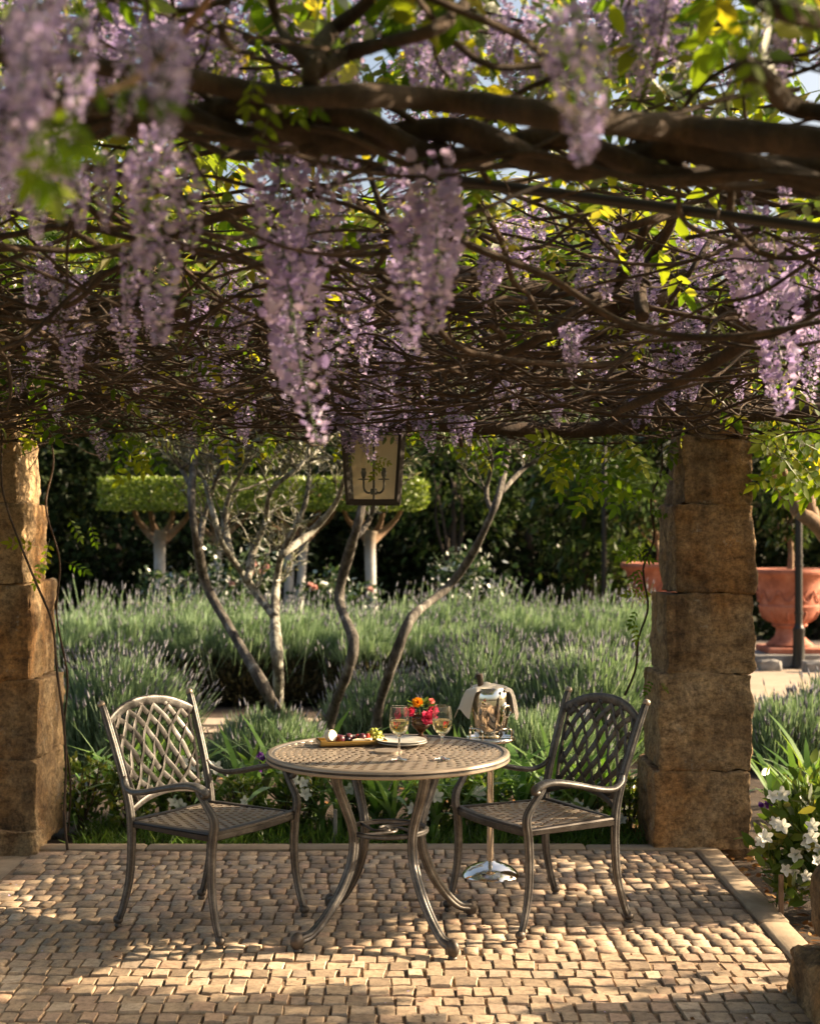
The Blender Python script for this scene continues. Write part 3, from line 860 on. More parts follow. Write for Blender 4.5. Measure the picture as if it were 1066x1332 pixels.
# pleached trees: whitewashed trunks under one clipped block of leaves
d = 17.0
hz0, hz1 = zpx(664, d), zpx(623, d)
xs = [138, 240, 322, 386, 440, 556]
trk = [(208, 8), (284, 5), (376, 7), (395, 6), (481, 7.5)]
names = ['leftmost pleached tree with a thick whitewashed trunk', 'pleached tree with a thin trunk half hidden by roses', 'pleached tree with the pale trunk right of the lichened olive', 'pleached tree with a leaning whitewashed trunk', 'rightmost pleached tree with a whitewashed trunk below the lantern']
for k, (q, nm) in enumerate(zip(trk, names)):
    px, r = q
    base = at(px, 0, d); base.z = -.05
    t = thing('pleached_tree', nm, 'tree', base, group='pleached trees clipped into one raised hedge')
    m = MB()
    lean = [0, 0, 0, -14, 4][k]
    px_tube(m, [(px + lean, 862), (px + lean * .8, 810), (px + lean * .3, 760), (px, 705), (px + 2, 690)], d, base, r * 1.12, r * .95, dj=0, n=12, wob=.05)
    m.build('trunk', MAT['limewashed_bark'], t, sharp=0)
    for (dx, dy) in ((-38, -40), (-14, -44), (20, -46), (44, -34)):
        m = MB(); px_tube(m, [(px, 708), (px + dx * .35, 692 + U(-3, 3)), (px + dx * .75, 676), (px + dx, 690 + dy)], d, base, r * .72, r * .35, dj=U(.1, .35), wob=.1)
        m.build('limb', MAT['warm_bark'], t, sharp=0)
    x0, x1 = (xs[k] - CX) / FPX * d, (xs[k + 1] - CX) / FPX * d
    lm = MB(); n = int(5200 * (x1 - x0))
    P = np.stack([rng.uniform(x0, x1, n), rng.uniform(d - .45, d + .45, n), rng.uniform(hz0, hz1, n)], 1)
    f = rng.integers(0, 4, n)                       # most leaves in the clipped skin
    P[f == 0, 1] = d - .45 + np.abs(rng.normal(0, .03, (f == 0).sum()))
    P[f == 1, 2] = hz1 - np.abs(rng.normal(0, .025, (f == 1).sum()))
    P[f == 2, 2] = hz0 + np.abs(rng.normal(0, .03, (f == 2).sum()))
    if k == 4:                                      # rounded end
        cx = x1 - .2; far = P[:, 0] > cx
        a = (P[:, 0] - cx) / .2; lim = np.sqrt(np.clip(1 - a * a, 0, 1))
        zc = (hz0 + hz1) / 2
        P[far, 2] = zc + (P[far, 2] - zc) * (.45 + .55 * lim[far])
    DD = rand_dirs(n, -.4, 1); DD[:, 1] -= .4
    scatter(lm, leaf2(.34, .06), P - np.array(base), frames(DD), rng.uniform(.03, .055, n))
    tag(lm.build('crown', MAT['hedge_leaf'], t, sharp=0), kind='stuff')

def tree(name, label, base, trunk_h, r, crowns, mat, leafT, size, n, group=None, bark='dark_bark', clumps=40, shell=.5, clump=.3, limbs=5):
    t = thing(name, label, 'tree' if 'tree' in name else 'shrub', base, group=group)
    b = MB(); c0 = Vector(crowns[0][0])
    tube(b, [(0, 0, -.05), (U(-.1, .1) * r * 4, U(-.1, .1), trunk_h * .5), (c0.x * .3, c0.y * .3, trunk_h), (c0.x * .7, c0.y * .7, max(c0.z, trunk_h * 1.1))], [r * 1.3, r, r * .85, r * .5], ring_profile(10), span=5, wob=.1)
    b.build('trunk', MAT[bark], t, sharp=0)
    lb = MB()
    for (c, rad, w) in crowns:
        for _ in range(limbs):
            e = Vector(c) + Vector(tuple(rand_dirs(1)[0])) * .6 * min(rad)
            s0 = Vector((c0.x * .3, c0.y * .3, trunk_h * U(.7, 1)))
            tube(lb, [s0, s0.lerp(e, .5) + Vector((U(-.2, .2), U(-.2, .2), U(0, .25))), e], [r * .45, r * .3, r * .1], ring_profile(6), span=4)
    lb.build('limbs', MAT[bark], t, sharp=0)
    lm = MB()
    for (c, rad, w) in crowns:
        k = int(n * w)
        P, out = clump_points(c, rad, clumps, k, clump, shell)
        DD = out * .6 + rng.normal(size=out.shape) * .6 + np.array([0, 0, -.35])
        scatter(lm, leafT, P, frames(DD, .5, (0, 0, 1)), rng.uniform(.6, 1.25, k) * size)
    tag(lm.build('crown' if 'tree' in name else 'foliage', MAT[mat], t, sharp=0), kind='stuff')
    return t

# dark screen of evergreens
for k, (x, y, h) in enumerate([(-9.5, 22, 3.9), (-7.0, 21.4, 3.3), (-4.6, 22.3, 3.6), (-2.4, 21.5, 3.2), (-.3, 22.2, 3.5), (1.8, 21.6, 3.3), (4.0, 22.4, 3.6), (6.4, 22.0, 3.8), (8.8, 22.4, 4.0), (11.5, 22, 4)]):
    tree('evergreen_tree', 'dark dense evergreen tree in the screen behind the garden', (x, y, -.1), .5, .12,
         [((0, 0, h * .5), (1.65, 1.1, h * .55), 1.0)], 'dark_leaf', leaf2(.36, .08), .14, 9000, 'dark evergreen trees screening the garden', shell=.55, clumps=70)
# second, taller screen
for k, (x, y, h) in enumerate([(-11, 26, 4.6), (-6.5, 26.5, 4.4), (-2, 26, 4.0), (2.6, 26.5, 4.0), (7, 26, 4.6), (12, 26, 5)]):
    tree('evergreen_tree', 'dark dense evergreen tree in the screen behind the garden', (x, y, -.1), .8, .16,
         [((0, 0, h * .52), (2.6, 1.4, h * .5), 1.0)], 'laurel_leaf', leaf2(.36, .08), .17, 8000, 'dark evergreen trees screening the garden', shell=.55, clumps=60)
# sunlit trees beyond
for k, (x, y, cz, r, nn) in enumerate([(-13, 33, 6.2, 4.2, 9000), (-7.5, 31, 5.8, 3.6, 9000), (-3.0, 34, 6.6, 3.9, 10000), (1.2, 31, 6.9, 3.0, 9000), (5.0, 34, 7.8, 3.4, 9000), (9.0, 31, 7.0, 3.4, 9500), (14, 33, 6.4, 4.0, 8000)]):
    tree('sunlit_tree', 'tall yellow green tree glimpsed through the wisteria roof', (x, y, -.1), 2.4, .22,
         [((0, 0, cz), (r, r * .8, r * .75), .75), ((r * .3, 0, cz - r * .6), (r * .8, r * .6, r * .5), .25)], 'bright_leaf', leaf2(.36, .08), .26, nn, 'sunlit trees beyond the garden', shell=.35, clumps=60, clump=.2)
# leafy shrubs seen between the pillars
p = at(765, 640, 19.6)
tree('laurel_shrub', 'glossy laurel shrub in shade beside the slim lamp post', (p.x, 19.6, -.05), .7, .06, [((-.1, 0, 2.1), (.95, .6, 1.15), .7), ((.35, 0, 1.1), (.8, .5, .8), .3)], 'laurel_leaf', leaf6(.2), .17, 2300, clumps=40, shell=.3)
p = at(590, 600, 20.2)
tree('laurel_shrub', 'dark loose shrub behind the leaning olive twigs', (p.x, 20.2, -.05), .9, .06, [((0, 0, 2.3), (1.1, .6, 1.0), 1)], 'laurel_leaf', leaf6(.2), .14, 1500, clumps=30, shell=.3)
p = at(1035, 640, 17.6)
tree('potted_tree', 'small green tree growing out of the urn by the lamp post', (pu.x, 16.9, 1.03), .42, .035, [((.05, 0, .95), (.62, .5, .50), 1)], 'laurel_leaf', leaf6(.24), .10, 1500, bark='warm_bark', clumps=26, shell=.25)
tree('potted_tree', 'small green tree growing out of the half hidden urn', (pv.x, 18.6, 1.05), .4, .03, [((-.05, 0, .9), (.55, .5, .5), 1)], 'laurel_leaf', leaf6(.24), .10, 1200, bark='warm_bark', clumps=26, shell=.25)
# tree on the right with a forked, sunlit trunk
base = at(1150, 0, 11.5); base.z = -.1
t = thing('branching_tree', 'brown forked tree leaning in from the right above the urns', 'tree', base)
m = MB(); px_tube(m, [(1160, 970), (1140, 860), (1105, 750), (1066, 688), (1040, 668)], 11.5, base, 14, 9); m.build('trunk', MAT['warm_bark'], t, sharp=0)
for b in ([(1045, 672), (1020, 650), (1008, 625), (1000, 590), (985, 560)], [(1040, 668), (1030, 640), (1018, 610), (1015, 575)], [(1062, 685), (1052, 640), (1056, 600), (1080, 560)]):
    m = MB(); px_tube(m, b, 11.5, base, 7, 3); m.build('branch', MAT['warm_bark'], t, sharp=0)
lm = MB(); P, out = clump_points(at(1030, 560, 11.3) - base, (.75, .7, .42), 26, 700, .3, .2)
scatter(lm, leaf6(.3), P, frames(out * .4 + rng.normal(size=out.shape) * .5 + np.array([0, 0, -.6])), rng.uniform(.07, .13, 700))
tag(lm.build('crown', MAT['wisteria_leaf'], t, sharp=0), kind='stuff')

# roses behind the lavender
for k, (px, py, d, r, nfl, lab) in enumerate([(225, 775, 16.2, .42, 2, 'rose bush left of the pleached trunk with thin trunk'), (300, 740, 16.0, .55, 5, 'rose bush with pale pink blooms behind the lichened olive'), (435, 770, 16.1, .42, 3, 'rose bush between two whitewashed trunks'), (610, 745, 15.9, .5, 0, 'rose bush with bluish leaves behind the leaning olive')]):
    p = at(px, py, d); base = (p.x, d, -.05)
    t = thing('rose_bush', lab, 'rose bush', base, group='rose bushes behind the lavender')
    m = MB()
    for _ in range(7):
        tube(m, [(U(-.08, .08), U(-.08, .08), 0), (U(-.2, .2), U(-.15, .15), p.z * .5), (U(-r, r), U(-.3, .3), p.z + r * U(-.3, .7))], [.011, .009, .005], ring_profile(5), span=4)
    m.build('stems', MAT['green_stem'], t)
    lm = MB(); P, out = clump_points((0, 0, p.z), (r, .4, r * .8), 22, 800, .3, .2)
    scatter(lm, leaf6(.3), P, frames(out * .3 + rng.normal(size=out.shape)), rng.uniform(.05, .085, 800))
    tag(lm.build('foliage', MAT['rose_leaf'], t, sharp=0), kind='stuff')
    for _ in range(nfl):
        lm = MB(); c = np.array([U(-r, r), -.38, p.z + U(-.3, .5) * r]); n = 22
        scatter(lm, leaf2(.5, .25), np.repeat(c[None], n, 0), frames(rand_dirs(n, -.2, 1)), rng.uniform(.03, .055, n))
        lm.build('flower', MAT['rose_petal'], t)
# low clipped hedge at far left
lm = MB(); n = 5000
P = np.stack([rng.uniform(-.9, .9, n), rng.uniform(-.35, .35, n), rng.uniform(.05, .62, n)], 1); k = n // 2
P[:k, 2] = .62 - np.abs(rng.normal(0, .02, k))
scatter(lm, leaf2(.34, .06), P, frames(rand_dirs(n, -.2, 1)), rng.uniform(.03, .06, n))
base = at(85, 0, 15.6); t = thing('box_hedge', 'low clipped green hedge behind the left lavender', 'hedge', (base.x, 15.6, -.05))
tag(lm.build('foliage', MAT['hedge_leaf'], t, sharp=0), kind='stuff')
lm = MB()
for _ in range(14):
    x = U(-.8, .8); tube(lm, [(x, 0, 0), (x + U(-.1, .1), U(-.2, .2), .5)], [.012, .006], ring_profile(5))
lm.build('stems', MAT['dark_bark'], t)

# ---------------------------------------------------------------- lavender
def lavender(ml, mc, mbm, c, rx, ry, h, nleaf, nst, wind=.12, skew=1.0, woody=.5, zmin=-.02):
    c = np.asarray(c, float)
    # woody core, leafy dome, long stalks with blooms
    n = int(nleaf * woody)
    d = rand_dirs(n, 0, 1); rr = rng.uniform(.45, .92, n)[:, None]
    P = c + d * rr * np.array([rx, ry, h * .62]); P[:, 2] = np.maximum(P[:, 2] * .85, .0)
    scatter(mc, leaf2(.11, .02), P, frames(d + rng.normal(size=d.shape) * .5 + np.array([0, 0, .5])), rng.uniform(.05, .11, n))
    d = rand_dirs(nleaf, zmin, 1); rr = rng.uniform(.78, 1.05, nleaf)[:, None] * (1 + .1 * np.sin(d[:, :1] * 9 + c[0]) * np.cos(d[:, 1:2] * 8))
    P = c + d * rr * np.array([rx, ry, h * .72])
    DD = d * .55 + rng.normal(size=d.shape) * .28 + np.array([wind, 0, .95])
    scatter(ml, leaf2(.032, .01), P, frames(DD), rng.uniform(.06, .16, nleaf))
    d = rand_dirs(nst, .2, 1)
    P = c + d * np.array([rx, ry, h * .66]) * rng.uniform(.75, 1.0, nst)[:, None]
    DD = d * .55 + rng.normal(size=d.shape) * .14 + np.array([wind * 1.6, 0, .8])
    L = rng.uniform(.5, 1.15, nst) * h * .42
    R = frames(DD)
    scatter(ml, ribbon(3, .0085, .10, False), P, R, L)
    tip = P + R[:, :, 1] * (L * .93)[:, None] - R[:, :, 2] * (L * .09)[:, None]
    sp = (np.array([(0, 0, 0), (.11, .3, 0), (0, .3, .11), (-.11, .3, 0), (0, .3, -.11), (0, 1, 0)]), np.array([(0, 2, 1), (0, 3, 2), (0, 4, 3), (0, 1, 4), (1, 2, 5), (2, 3, 5), (3, 4, 5), (4, 1, 5)]))
    scatter(mbm, sp, tip, R, rng.uniform(.04, .085, nst))

def lav_row(name, y, xs, h, nleaf, nst, ry=.5, woody=.5, rx=.5, zmin=-.02):
    ml, mc, mb_ = MB(), MB(), MB()
    for x in xs:
        lavender(ml, mc, mb_, (x + U(-.1, .1), y + U(-.12, .12), -.03), rx * U(.9, 1.15), ry, h * U(.9, 1.1), nleaf, nst, woody=woody, zmin=zmin)
    root = ml.build(name, MAT['lavender_leaf'], None, sharp=0); tag(root, kind='stuff')
    tag(mc.build('woody_base', MAT['lavender_core'], root, sharp=0), kind='stuff')
    tag(mb_.build('flower_spikes', MAT['lavender_bloom'], root, sharp=0), kind='stuff')
    return root
lav_row('lavender_bed', 14.6, np.arange(-3.8, 2.5, .52), .98, 8000, 280, .62, .7)
lav_row('lavender_bed', 13.3, np.arange(-3.6, 2.2, .52), .92, 4600, 110, .50, 3.0, zmin=.68)
def lav_bush(label, px, d, rx, ry, h, nleaf, nst):
    p = at(px, 0, d); base = (p.x, d, -.05)
    t = thing('lavender_bush', label, 'lavender', base, group='lavender bushes round the terrace')
    ml, mc, mb_ = MB(), MB(), MB()
    lavender(ml, mc, mb_, (0, 0, 0), rx, ry, h, nleaf, nst)
    tag(ml.build('foliage', MAT['lavender_leaf'], t, sharp=0), kind='stuff')
    tag(mc.build('woody_base', MAT['lavender_core'], t, sharp=0), kind='stuff')
    tag(mb_.build('flower_spikes', MAT['lavender_bloom'], t, sharp=0), kind='stuff')
lav_bush('big rounded lavender bush behind the left chair', 158, 10.0, .52, .5, .84, 13000, 640)
lav_bush('small lavender bush between the chair and the table', 350, 9.6, .38, .35, .42, 5000, 170)
lav_bush('wispy lavender bush left of the vase flowers', 505, 10.6, .5, .45, .62, 6000, 330)
lav_bush('broad lavender bush behind the wine cooler', 640, 10.6, .62, .55, .86, 15000, 760)
lav_bush('lavender bush between the wine cooler and the right column', 775, 10.3, .62, .55, .88, 15000, 720)
lav_bush('shaded lavender bush low beside the right chair back', 700, 9.1, .48, .4, .50, 6000, 120)
lav_bush('grey green lavender bush right of the column', 1035, 9.7, .5, .5, .52, 6500, 300)
lav_bush('lavender bush at the right edge below the sand path', 1110, 10.9, .55, .5, .55, 6000, 300)

# ---------------------------------------------------------------- strap leaved plants, azaleas, grass
SL = []
for k in range(6):
    T = ribbon(6, .028 + .006 * (k % 3), .25 + .13 * k)
    me = MB().add(*T).mesh('strap_leaf', True, 0); me.materials.append(MAT['strap_leaf']); SL.append(me)
def strap(label, x, y, n=11, L=.48, spread=.55):
    t = thing('strap_leaf_plant', label, 'plant', (x, y, -.03), U(0, 6), group='strap leaved plants in the bed')
    for k in range(n):
        o = link('leaf', random.choice(SL), None, t)
        a = k * 2.4 + U(-.3, .3); tilt = U(.12, spread)
        dv = Vector((math.cos(a) * math.sin(tilt), math.sin(a) * math.sin(tilt), math.cos(tilt)))
        nn = Vector((math.cos(a), math.sin(a), 0))
        xx = dv.cross(nn).normalized(); zz = xx.cross(dv)
        o.rotation_euler = Matrix((xx, dv, -zz)).transposed().to_euler()
        o.scale = [L * U(.75, 1.15)] * 3; o.location = (math.cos(a) * .03, math.sin(a) * .03, 0)
SPL = 'green strap leaved plant in the bed behind the kerb'
for k in range(21):
    strap(SPL, -1.62 + k * .137 + U(-.04, .04), 7.66 + U(-.16, .32), 13, U(.52, .68), .42)
for k in range(13):
    strap(SPL, -.45 + k * .115 + U(-.04, .04), 7.36 + U(-.08, .12), 10, U(.42, .54), .32)
for (px, d) in ((110, 8.3), (95, 7.7)):
    strap('strap leaved plant close beside the left column', at(px, 0, d).x, d, 9, .45)
for (px, d) in ((1035, 7.6), (1062, 7.3), (1005, 7.9), (1050, 8.2)):
    strap('tall strap leaved plant behind the right hand azalea', at(px, 0, d).x, d, 9, .58, .4)

def star_flower(size, mat, M):
    b = MB()
    T = (np.array([(0, 0, 0), (.34, .45, .13), (.2, .9, .06), (0, 1.02, -.06), (-.2, .9, .06), (-.34, .45, .13), (0, .5, .02)]), np.array([(0, 1, 6), (1, 2, 6), (2, 3, 6), (3, 4, 6), (4, 5, 6), (5, 0, 6)]))
    k = 5; a = np.arange(k) * 2 * PI / k + U(0, 1)
    D_ = np.stack([np.cos(a), np.sin(a), np.full(k, .55)], 1)
    scatter(b, T, np.zeros((k, 3)), frames(D_, 0, (0, 0, 1)), size * rng.uniform(.85, 1.1, k))
    aa = rng.uniform(0, 2 * PI, 5)
    for q in aa:
        tube(b, [(0, 0, 0), (math.cos(q) * size * .2, math.sin(q) * size * .2, size * .5), (math.cos(q) * size * .3, math.sin(q) * size * .3, size * .8)], size * .02, ring_profile(4))
    return b
FM = [star_flower(.046, None, None).mesh('flower', True, 0) for _ in range(4)]
for m in FM: m.materials.append(MAT['white_petal'])
def azalea(label, x, y, z0, rx, ry, h, n, flowers, size=.046, nfl=None):
    t = thing('azalea_shrub', label, 'azalea', (x, y, z0), group='white flowering azaleas')
    m = MB(); tips = []
    for k in range(12):
        e = Vector((U(-rx, rx) * .9, U(-ry, ry) * .9, h * U(.55, .98))); tips.append(e)
        tube(m, [(U(-.03, .03), U(-.03, .03), 0), e * .5 + Vector((U(-.04, .04), U(-.04, .04), 0)), e], [.006, .005, .003], ring_profile(5), span=3)
    m.build('stems', MAT['dark_bark'], t)
    lm = MB()
    P, out = clump_points((0, 0, h * .5), (rx, ry, h * .5), 34, n, .3, .35)
    P[:, 2] = np.maximum(P[:, 2], .0)
    w = rng.normal(size=out.shape) * .55 + out * .5 + np.array([0, 0, .55])
    scatter(lm, leaf6(.2, .04, .15), P, frames(w), rng.uniform(.7, 1.25, n) * size)
    # whorls of fresh leaves at the tips
    for e in tips:
        k = 9; dd = rand_dirs(k, .1, .9)
        scatter(lm, leaf6(.2, .04, .15), np.repeat(np.array(e)[None], k, 0), frames(dd), rng.uniform(.8, 1.2, k) * size)
    tag(lm.build('foliage', MAT['azalea_leaf'], t, sharp=0), kind='stuff')
    for f in flowers:
        o = link('flower', random.choice(FM), None, t)
        q = Vector(f) - Vector((x, y, z0)); o.location = q
        dv = (Vector((U(-.5, .5), -1.0, U(.1, .9)))).normalized()
        o.rotation_euler = dv.to_track_quat('Z', 'Y').to_euler(); o.scale = [U(.8, 1.15) * (.78 if len(flowers) > 10 else .9)] * 3
    return t
front = [(105, 7.5, 'leafy azalea without blooms beside the left column', []), (170, 7.4, 'azalea seen through the left chair legs', []),
         (250, 7.6, 'azalea with white blooms right behind the left chair back', [(238, 992), (255, 998), (280, 1000), (268, 1010), (226, 1045), (236, 1050)]),
         (320, 7.4, 'azalea with one white bloom between left chair and table', [(319, 1043)]), (385, 7.5, 'azalea with white blooms at the left table leg', [(394, 1020), (396, 1034), (382, 1016)]),
         (465, 7.6, 'azalea with few blooms behind the table leg', [(455, 1028)]), (560, 7.4, 'azalea with white blooms behind the right table leg', [(566, 1036), (536, 1052), (548, 1060)]),
         (625, 7.5, 'azalea with a white bloom behind the cooler pole', [(622, 1030)]), (705, 7.45, 'azalea with white blooms behind the right chair seat', [(700, 1018), (698, 1040), (714, 1028)]),
         (760, 7.4, 'azalea with open white blooms under the right chair arm', [(763, 1055), (772, 1062), (750, 1050)]), (815, 7.5, 'azalea at the foot of the right column', [(808, 1068)])]
for px, d, lab, fl in front:
    azalea(lab, at(px, 0, d).x, d, -.03, .14, .13, .30 if px > 200 else .40, 400, [at(a, b, d - .16) for a, b in fl])
fl = [(1003, 1036), (1016, 1034), (1018, 1075), (1008, 1070), (994, 1090), (990, 1096), (1047, 1095), (1055, 1090), (1034, 1112), (1020, 1132), (1030, 1135), (1048, 1140), (1042, 1150), (1062, 1122), (1064, 1105), (1056, 1075), (1066, 1135)]
azalea('large azalea covered in white blooms beside the right kerb', 1.76, 5.95, -.06, .29, .26, .56, 1500, [at(a, b, 5.72 + U(-.08, .12)) for a, b in fl], .075)
def purple(label, px, py, d, n=5):
    p = at(px, py, d)
    t = thing('purple_flower', label, 'flower', (p.x, d, -.03))
    m = MB(); tube(m, [(0, 0, 0), (.01, 0, p.z * .5), (0, 0, p.z)], .004, ring_profile(5), span=3); m.build('stem', MAT['green_stem'], t)
    for k in range(n):
        lm = MB(); q = 10
        c = np.array([U(-.05, .05), U(-.04, .04), p.z + .03 + U(-.045, .045)])
        scatter(lm, leaf2(.5, .2), np.repeat(c[None], q, 0), frames(rand_dirs(q, -.6, .9)), rng.uniform(.025, .045, q))
        lm.build('flower', MAT['purple_petal'], t)
purple('bright purple flower cluster left of the table edge', 343, 992, 7.9, 7)
purple('single purple flower among the white azalea blooms', 1009, 1034, 6.0, 2)
for k, (px, py, d, h, lab) in enumerate([(436, 1093, 7.2, .2, 'short grey stake in the bed below the table'), (1015, 1190, 5.75, .22, 'short weathered stake under the large azalea')]):
    p = at(px, py, d); b = MB(); bevel_box(b, (0, 0, h / 2), (.02, .014, h), .003)
    o = b.build('garden_stake', MAT['warm_bark' if k else 'plinth_stone']); o.location = (p.x, d, -.05); tag(o, lab, 'stake')
g = MB(); n = 5200
P = np.stack([rng.uniform(-1.7, 1.3, n), rng.uniform(7.06, 7.7, n), np.full(n, -.04)], 1)
scatter(g, ribbon(2, .035, .4), P, frames(rand_dirs(n, .6, 1)), rng.uniform(.05, .14, n))
tag(g.build('grass', MAT['grass_blade'], None, sharp=0), kind='stuff')
lt = MB(); n = 900
P = np.stack([rng.uniform(1.52, 2.6, n), rng.uniform(4.6, 7.0, n), np.full(n, -.045)], 1)
scatter(lt, leaf6(.3), P, frames(rand_dirs(n, -.2, .35), .4, (0, 0, 1)), rng.uniform(.02, .05, n))
tag(lt.build('leaf_litter', MAT['dry_leaf'], None, sharp=0), kind='stuff')
lt = MB(); n = 500
P = np.stack([rng.uniform(-3, 3, n), rng.uniform(8.2, 11, n), np.full(n, -.02)], 1)
scatter(lt, leaf6(.3), P, frames(rand_dirs(n, -.2, .35), .4, (0, 0, 1)), rng.uniform(.03, .06, n))
tag(lt.build('leaf_litter', MAT['dry_leaf'], None, sharp=0), kind='stuff')

# shrubs and trees added outside the frame to break the low sun
tree('added_shade_shrub', 'unseen shrub added to shade the right chair and floor', (3.45, 6.85, -.05), 1.1, .05, [((0, 0, 1.92), (.5, .75, .38), .92), ((0, 0, 1.0), (.45, .7, .5), .08)], 'laurel_leaf', leaf6(.26), .10, 5600, clumps=60, shell=.3)
tree('added_shade_tree', 'unseen small tree added to shade and dapple the front paving', (3.5, 4.85, -.05), 1.5, .04, [((0, 0, 2.10), (.5, .72, .46), .95), ((0, 0, 1.2), (.4, .7, .4), .05)], 'laurel_leaf', leaf6(.3), .10, 4600, clumps=50, shell=.2, clump=.25)
tree('added_shade_tree', 'unseen taller tree added to dapple the sun on the left column', (5.0, 8.35, -.05), 2.4, .07, [((0, 0, 3.75), (.7, .95, 1.1), 1)], 'laurel_leaf', leaf6(.3), .10, 4200, clumps=46, shell=.2, clump=.22)

# ---------------------------------------------------------------- pergola poles and the wisteria roof
t = thing('pergola_frame', 'dark iron pole frame carrying the wisteria above the terrace', 'pergola', (0, 7.1, 2.1))
bs = np.array([0, 7.1, 2.1])
def pole(a, b, r):
    m = MB(); tube(m, [a, b], r, ring_profile(12)); m.build('pole', MAT['blackened_steel'], t, bs)
pole((-4.2, 7.15, 2.20), (2.4, 7.15, 2.20), .03)
pole(at(300, 196, 3.62), at(1200, 315, 2.95), .013)
pole((-3.6, 5.0, 2.36), (2.2, 5.0, 2.36), .026)
pole((1.42, 0.6, 2.46), (1.42, 7.15, 2.24), .026)
pole((-2.0, 0.6, 2.46), (-2.0, 7.15, 2.24), .026)

vine = thing('wisteria_vine', 'old wisteria in lilac bloom twisting over the pergola', 'wisteria', (-1.6, 6.75, 0))
vb = np.array([-1.6, 6.75, 0])
def vstem(name, pts, d, r0, r1, n=9, span=6, dj=0.12, wob=.12, mat='vine_bark'):
    P, R = [], []
    for i, q in enumerate(pts):
        dd = q[2] if len(q) > 2 else d + dj * math.sin(i * 1.7 + len(pts))
        P.append(at(q[0], q[1], dd)); rr = r0 + (r1 - r0) * i / max(1, len(pts) - 1)
        R.append(rr / FPX * dd * (1 + .10 * math.sin(i * 2.3)))
    m = MB(); tube(m, P, R, ring_profile(n), span=span, wob=wob); m.build(name, MAT[mat], vine, vb, sharp=0)
# stems up the left column
vstem('stem', [(88, 1106, 6.72), (84, 1060, 6.74), (86, 990, 6.74), (82, 930, 6.76), (74, 870, 6.78), (68, 810, 6.78), (48, 760, 6.8), (26, 706, 6.82), (10, 662, 6.84), (2, 620, 6.84), (4, 540, 6.86)], 6.8, 1.8, 1.3)
vstem('stem', [(88, 1098, 7.3), (92, 1020, 7.34), (84, 950, 7.34), (88, 880, 7.32), (74, 800, 7.34), (78, 730, 7.3), (60, 660, 7.3), (70, 600, 7.3), (60, 540, 7.2)], 7.1, 1.4, 1.1)
vstem('stem', [(812, 905, 7.3), (826, 870, 7.3), (830, 830, 7.25), (842, 790, 7.3), (836, 740, 7.25), (850, 700, 7.3), (846, 650, 7.25), (860, 610, 7.3), (858, 560, 7.2)], 7.1, 1.5, 1.2)
# the thick twisted limbs across the top
tw = [(-60, 148), (60, 150), (140, 148), (200, 150), (265, 152), (330, 162), (400, 170), (470, 170), (540, 182), (620, 190), (700, 196), (780, 204), (860, 210), (960, 218), (1120, 232)]
def twist(pts, d, off, ph, r):
    P, R = [], []
    dense = catmull([(a, b, d) for a, b in pts], 4)
    for i, q in enumerate(dense):
        c = at(q[0], q[1], d)
        a = i * .42 + ph
        P.append(c + Vector((0, math.cos(a), math.sin(a))) * off); R.append(r * (1 + .1 * math.sin(i * .9 + ph)))
    m = MB(); tube(m, P, R, ring_profile(10), span=3, wob=.10); m.build('limb', MAT['vine_bark'], vine, vb, sharp=0)
twist(tw, 2.75, .027, 0, .025)
twist(tw, 2.75, .027, PI * 1.05, .022)
twist([(a, b - 6 + 5 * math.sin(a * .02)) for a, b in tw], 2.8, .045, 2.2, .009)
twist([(a, b + 16 + 6 * math.sin(a * .013)) for a, b in tw], 2.7, .02, 4.2, .007)
vstem('limb', [(-40, 66), (60, 80), (150, 90), (230, 100), (320, 118), (400, 126), (470, 124), (540, 128), (620, 136), (700, 148), (780, 158), (880, 168), (980, 178), (1120, 190)], 2.6, 11, 21)
vstem('limb', [(402, 205), (408, 150), (404, 105), (412, 70), (432, 40), (470, 10), (500, -30)], 2.65, 15, 9)
vstem('limb', [(412, 90), (380, 60), (362, 30), (345, -30)], 2.65, 9, 6)
vstem('limb', [(416, 92), (450, 70), (500, 56), (560, 40), (600, 10), (630, -30)], 2.6, 11, 8)
vstem('branch', [(20, 160), (60, 145), (110, 128), (165, 108), (205, 78), (240, 40), (285, -20)], 2.1, 6.5, 5.5, mat='warm_bark')
vstem('branch', [(288, 30), (292, 50), (310, 66), (330, 70)], 2.3, 6, 4)
vstem('branch', [(970, -20), (1010, 10), (1080, 30)], 2.2, 14, 13)
vstem('branch', [(960, 80), (1000, 110), (1030, 140), (1100, 150)], 2.5, 15, 13)
